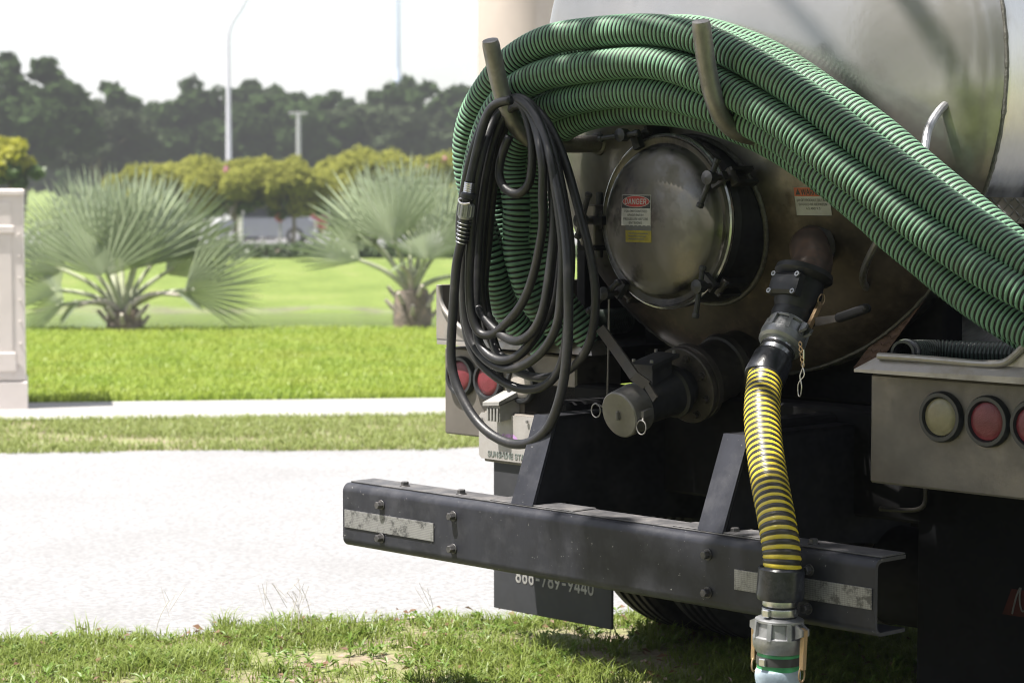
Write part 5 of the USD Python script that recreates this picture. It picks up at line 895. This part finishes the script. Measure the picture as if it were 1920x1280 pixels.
# ------------------------------------------------------------------ YELLOW HOSE with couplings, pale discharge hose below
def coupling(t, o, d, rs, front, arms=True, pre='coupler', L=.085, mat='aluminium', ang0=0.0):
    """female cam coupling round the axis o + d s"""
    n_ = np.cross(d, [0, 1.0, 0]); n_ /= np.linalg.norm(n_); m_ = np.cross(n_, d); k = rs
    b = t.part(pre, lathe([(0, 0), (0, k * .86), (.006, k * 1.06), (.012, k * 1.06), (.015, k * .96), (.050, k * 1.02), (.053, k * 1.14), (.062, k * 1.14), (.078, k * 1.12), (L, k * .98), (L, 0)], o, d, 36), mat, 30)
    for j in range(8):
        x = ang0 + 2 * np.pi * j / 8; e = n_ * math.cos(x) + m_ * math.sin(x); s_ = np.cross(d, e)
        t.part('rib', hull([o + d * c + e * r_ + s_ * w_ for c, r_ in ((.010, k * .95), (.056, k * 1.05), (.010, k * 1.10), (.056, k * 1.17)) for w_ in (-.006, .006)]), mat, 20, under=b)
    for sg_ in (-1, 1):
        e = n_ * sg_; o2 = o + e * k * 1.1
        for w_ in (-.012, .012): t.part('ear', hull([o2 + d * c + e * r_ + m_ * (w_ + h) for c, r_ in ((.012, 0), (.050, 0), (.022, .022), (.040, .022)) for h in (-.004, .004)]), mat, 20, under=b)
        pv = o2 + e * .014 + d * .03; arm = t.part('cam_arm', hull([pv + d * c + e * r_ + m_ * w_ for c, r_ in ((-.012, -.004), (-.006, .010), (front * .10, .008), (front * .10, -.004)) for w_ in (-.007, .007)]), 'brass_steel', 20)
        g = pv + d * (front * .10 + .014 * np.sign(front)); t.part('pull_ring', rod([g + (d * math.cos(x) * .020 + m_ * math.sin(x) * .012) for x in np.linspace(0, 2 * np.pi, 11)], .0026, .005, 6), 'brass_steel')
    return b
def yellow():
    s0 = e2 + ax * .150                                              # where the valve's adapter ends
    pt = [(1437, 700, .300), (1430, 745, .22), (1430, 800, .135), (1437, 865, .055), (1448, 930, -.015), (1459, 990, -.06), (1466, 1040, -.075), (1467, 1085, -.078)]
    P = [q(x, y, w) for x, y, w in pt]
    o = world(P[-1]); o[2] = 0.35; t = Thing('yellow_hose', 'yellow and black spiral hose hanging over the bumper from the outlet valve', 'hose', o, frame=world)
    A = s0; B = P[0]; d = B - A; L = np.linalg.norm(d); d /= L
    coupling(t, A, d, .060, -1, pre='upper_coupler')
    for a0, a1, r_, m in ((.080, .100, .050, 'bright_steel'), (.100, .108, .054, 'valve_black'), (.108, .130, .051, 'bright_steel')): t.part('band_clamp', lathe([(a0, 0), (a0, r_), (a1, r_), (a1, 0)], A, d, 32), m, 30)
    t.part('upper_cuff', lathe([(.128, .045), (.128, .056), (.135, .059), (L + .015, .061), (L + .022, .058), (L + .022, .045)], A, d, 36), 'cuff_black', 35)
    v, f, uv, p = ribbed([B - d * .01] + P[:-1] + [P[-1] + [0, 0, .02]], .0525, .0222, .0036, 30, 10, .52, double=True); t.part('hose_tube', (v, f), 'hose_yellow', True, uv=uv)
    C0 = q(1465, 1062, -.077); C1 = q(1463, 1122, -.078); d2 = C1 - C0; L2 = np.linalg.norm(d2); d2 /= L2
    t.part('lower_cuff', lathe([(0, .05), (0, .058), (.005, .062), (L2 - .012, .065), (L2, .062), (L2, .04)], C0, d2, 36), 'cuff_black', 35)
    for a0, a1, r_, m in ((L2, L2 + .017, .048, 'bright_steel'), (L2 + .017, L2 + .023, .046, 'valve_black'), (L2 + .023, L2 + .043, .049, 'bright_steel'), (L2 + .043, L2 + .052, .046, 'valve_black')): t.part('band_clamp', lathe([(a0, 0), (a0, r_ - .001), (a0 + .002, r_), (a1 - .002, r_), (a1, r_ - .001), (a1, 0)], C0, d2, 32), m, 30)
    bk = C0 + d2 * (L2 + .033); t.part('band_buckle', box(bk + [-.012, -.060, -.010], bk + [.010, -.047, .010], .002), 'bright_steel')
    D0 = C0 + d2 * (L2 + .048); coupling(t, D0, d2, .062, 1, pre='lower_coupler', L=.095, ang0=.3)
    o = world(D0); o[2] = 0.02; t2 = Thing('discharge_hose', 'pale blue grey wrapped hose end with green band at the bottom edge', 'hose', o, frame=world)
    E0 = D0 + d2 * .093
    t2.part('green_sleeve', lathe([(0, 0), (0, .054), (.004, .057), (.05, .057), (.053, .05)], E0, d2, 36), 'green_band', 35); t2.part('band_clamp', lathe([(.012, .057), (.012, .0595), (.034, .0595), (.034, .057)], E0, d2, 36), 'tape_dark', 35)
    bk = E0 + d2 * .023; t2.part('band_buckle', box(bk + [-.012, -.068, -.010], bk + [.010, -.056, .010], .002), 'bright_steel')
    pth = spline([E0 + d2 * .042, E0 + d2 * .10, E0 + d2 * .20 + [0, -.02, 0], E0 + [.0, -.22, -.32], E0 + [.0, -.6, -.36]], .012)[0]; pth[:, 2] = np.maximum(pth[:, 2], .06); n = len(pth); r_ = .059 + .0025 * np.sin(np.arange(n) * .9) + .0015 * np.sin(np.arange(n) * .37); r_[0] = .056
    v, f = sweep(pth, r_, 36); ncol = meshkit.noise(v * [18, 18, 30], 9) - .5; c = np.repeat(pth, 36, 0); v[:len(c)] += (v[:len(c)] - c) * (ncol[:len(c), None] * .10)
    t2.part('hose_tube', (v, f), 'pale_hose', True)
    # dangling pin on its chain
    g = q(1507, 655, .27); t.part('safety_pin', rod([g, q(1505, 690, .27), q(1500, 705, .27), q(1503, 722, .27), q(1499, 744, .27), q(1496, 735, .27), q(1499, 715, .27), q(1508, 704, .27), q(1506, 690, .27)], .0018, .006, 6), 'bright_steel')
    ch = [q(1500, 640, .27) + (q(1506, 688, .27) - q(1500, 640, .27)) * x for x in np.linspace(0, 1, 6)]
    for k in range(5): t.part('chain_link', rod([ch[k], (ch[k] + ch[k + 1]) / 2 + [.006 * (-1) ** k, 0, 0], ch[k + 1], (ch[k] + ch[k + 1]) / 2 - [.006 * (-1) ** k, 0, 0], ch[k]], .002, .005, 5), 'brass_steel')
yellow()

# ------------------------------------------------------------------ air
if HAZE:
    M['haze'] = usdkit.material(stage, '/World/Looks/haze_air', {'v': ('principled_volume', {'color': (.93, .95, .97), 'density': HAZE, 'anisotropy': .3})}, [], volume='v.volume')
    solo('haze', box((-260, -60, -3.0), (260, 260, 26)), 'haze', kind='stuff')
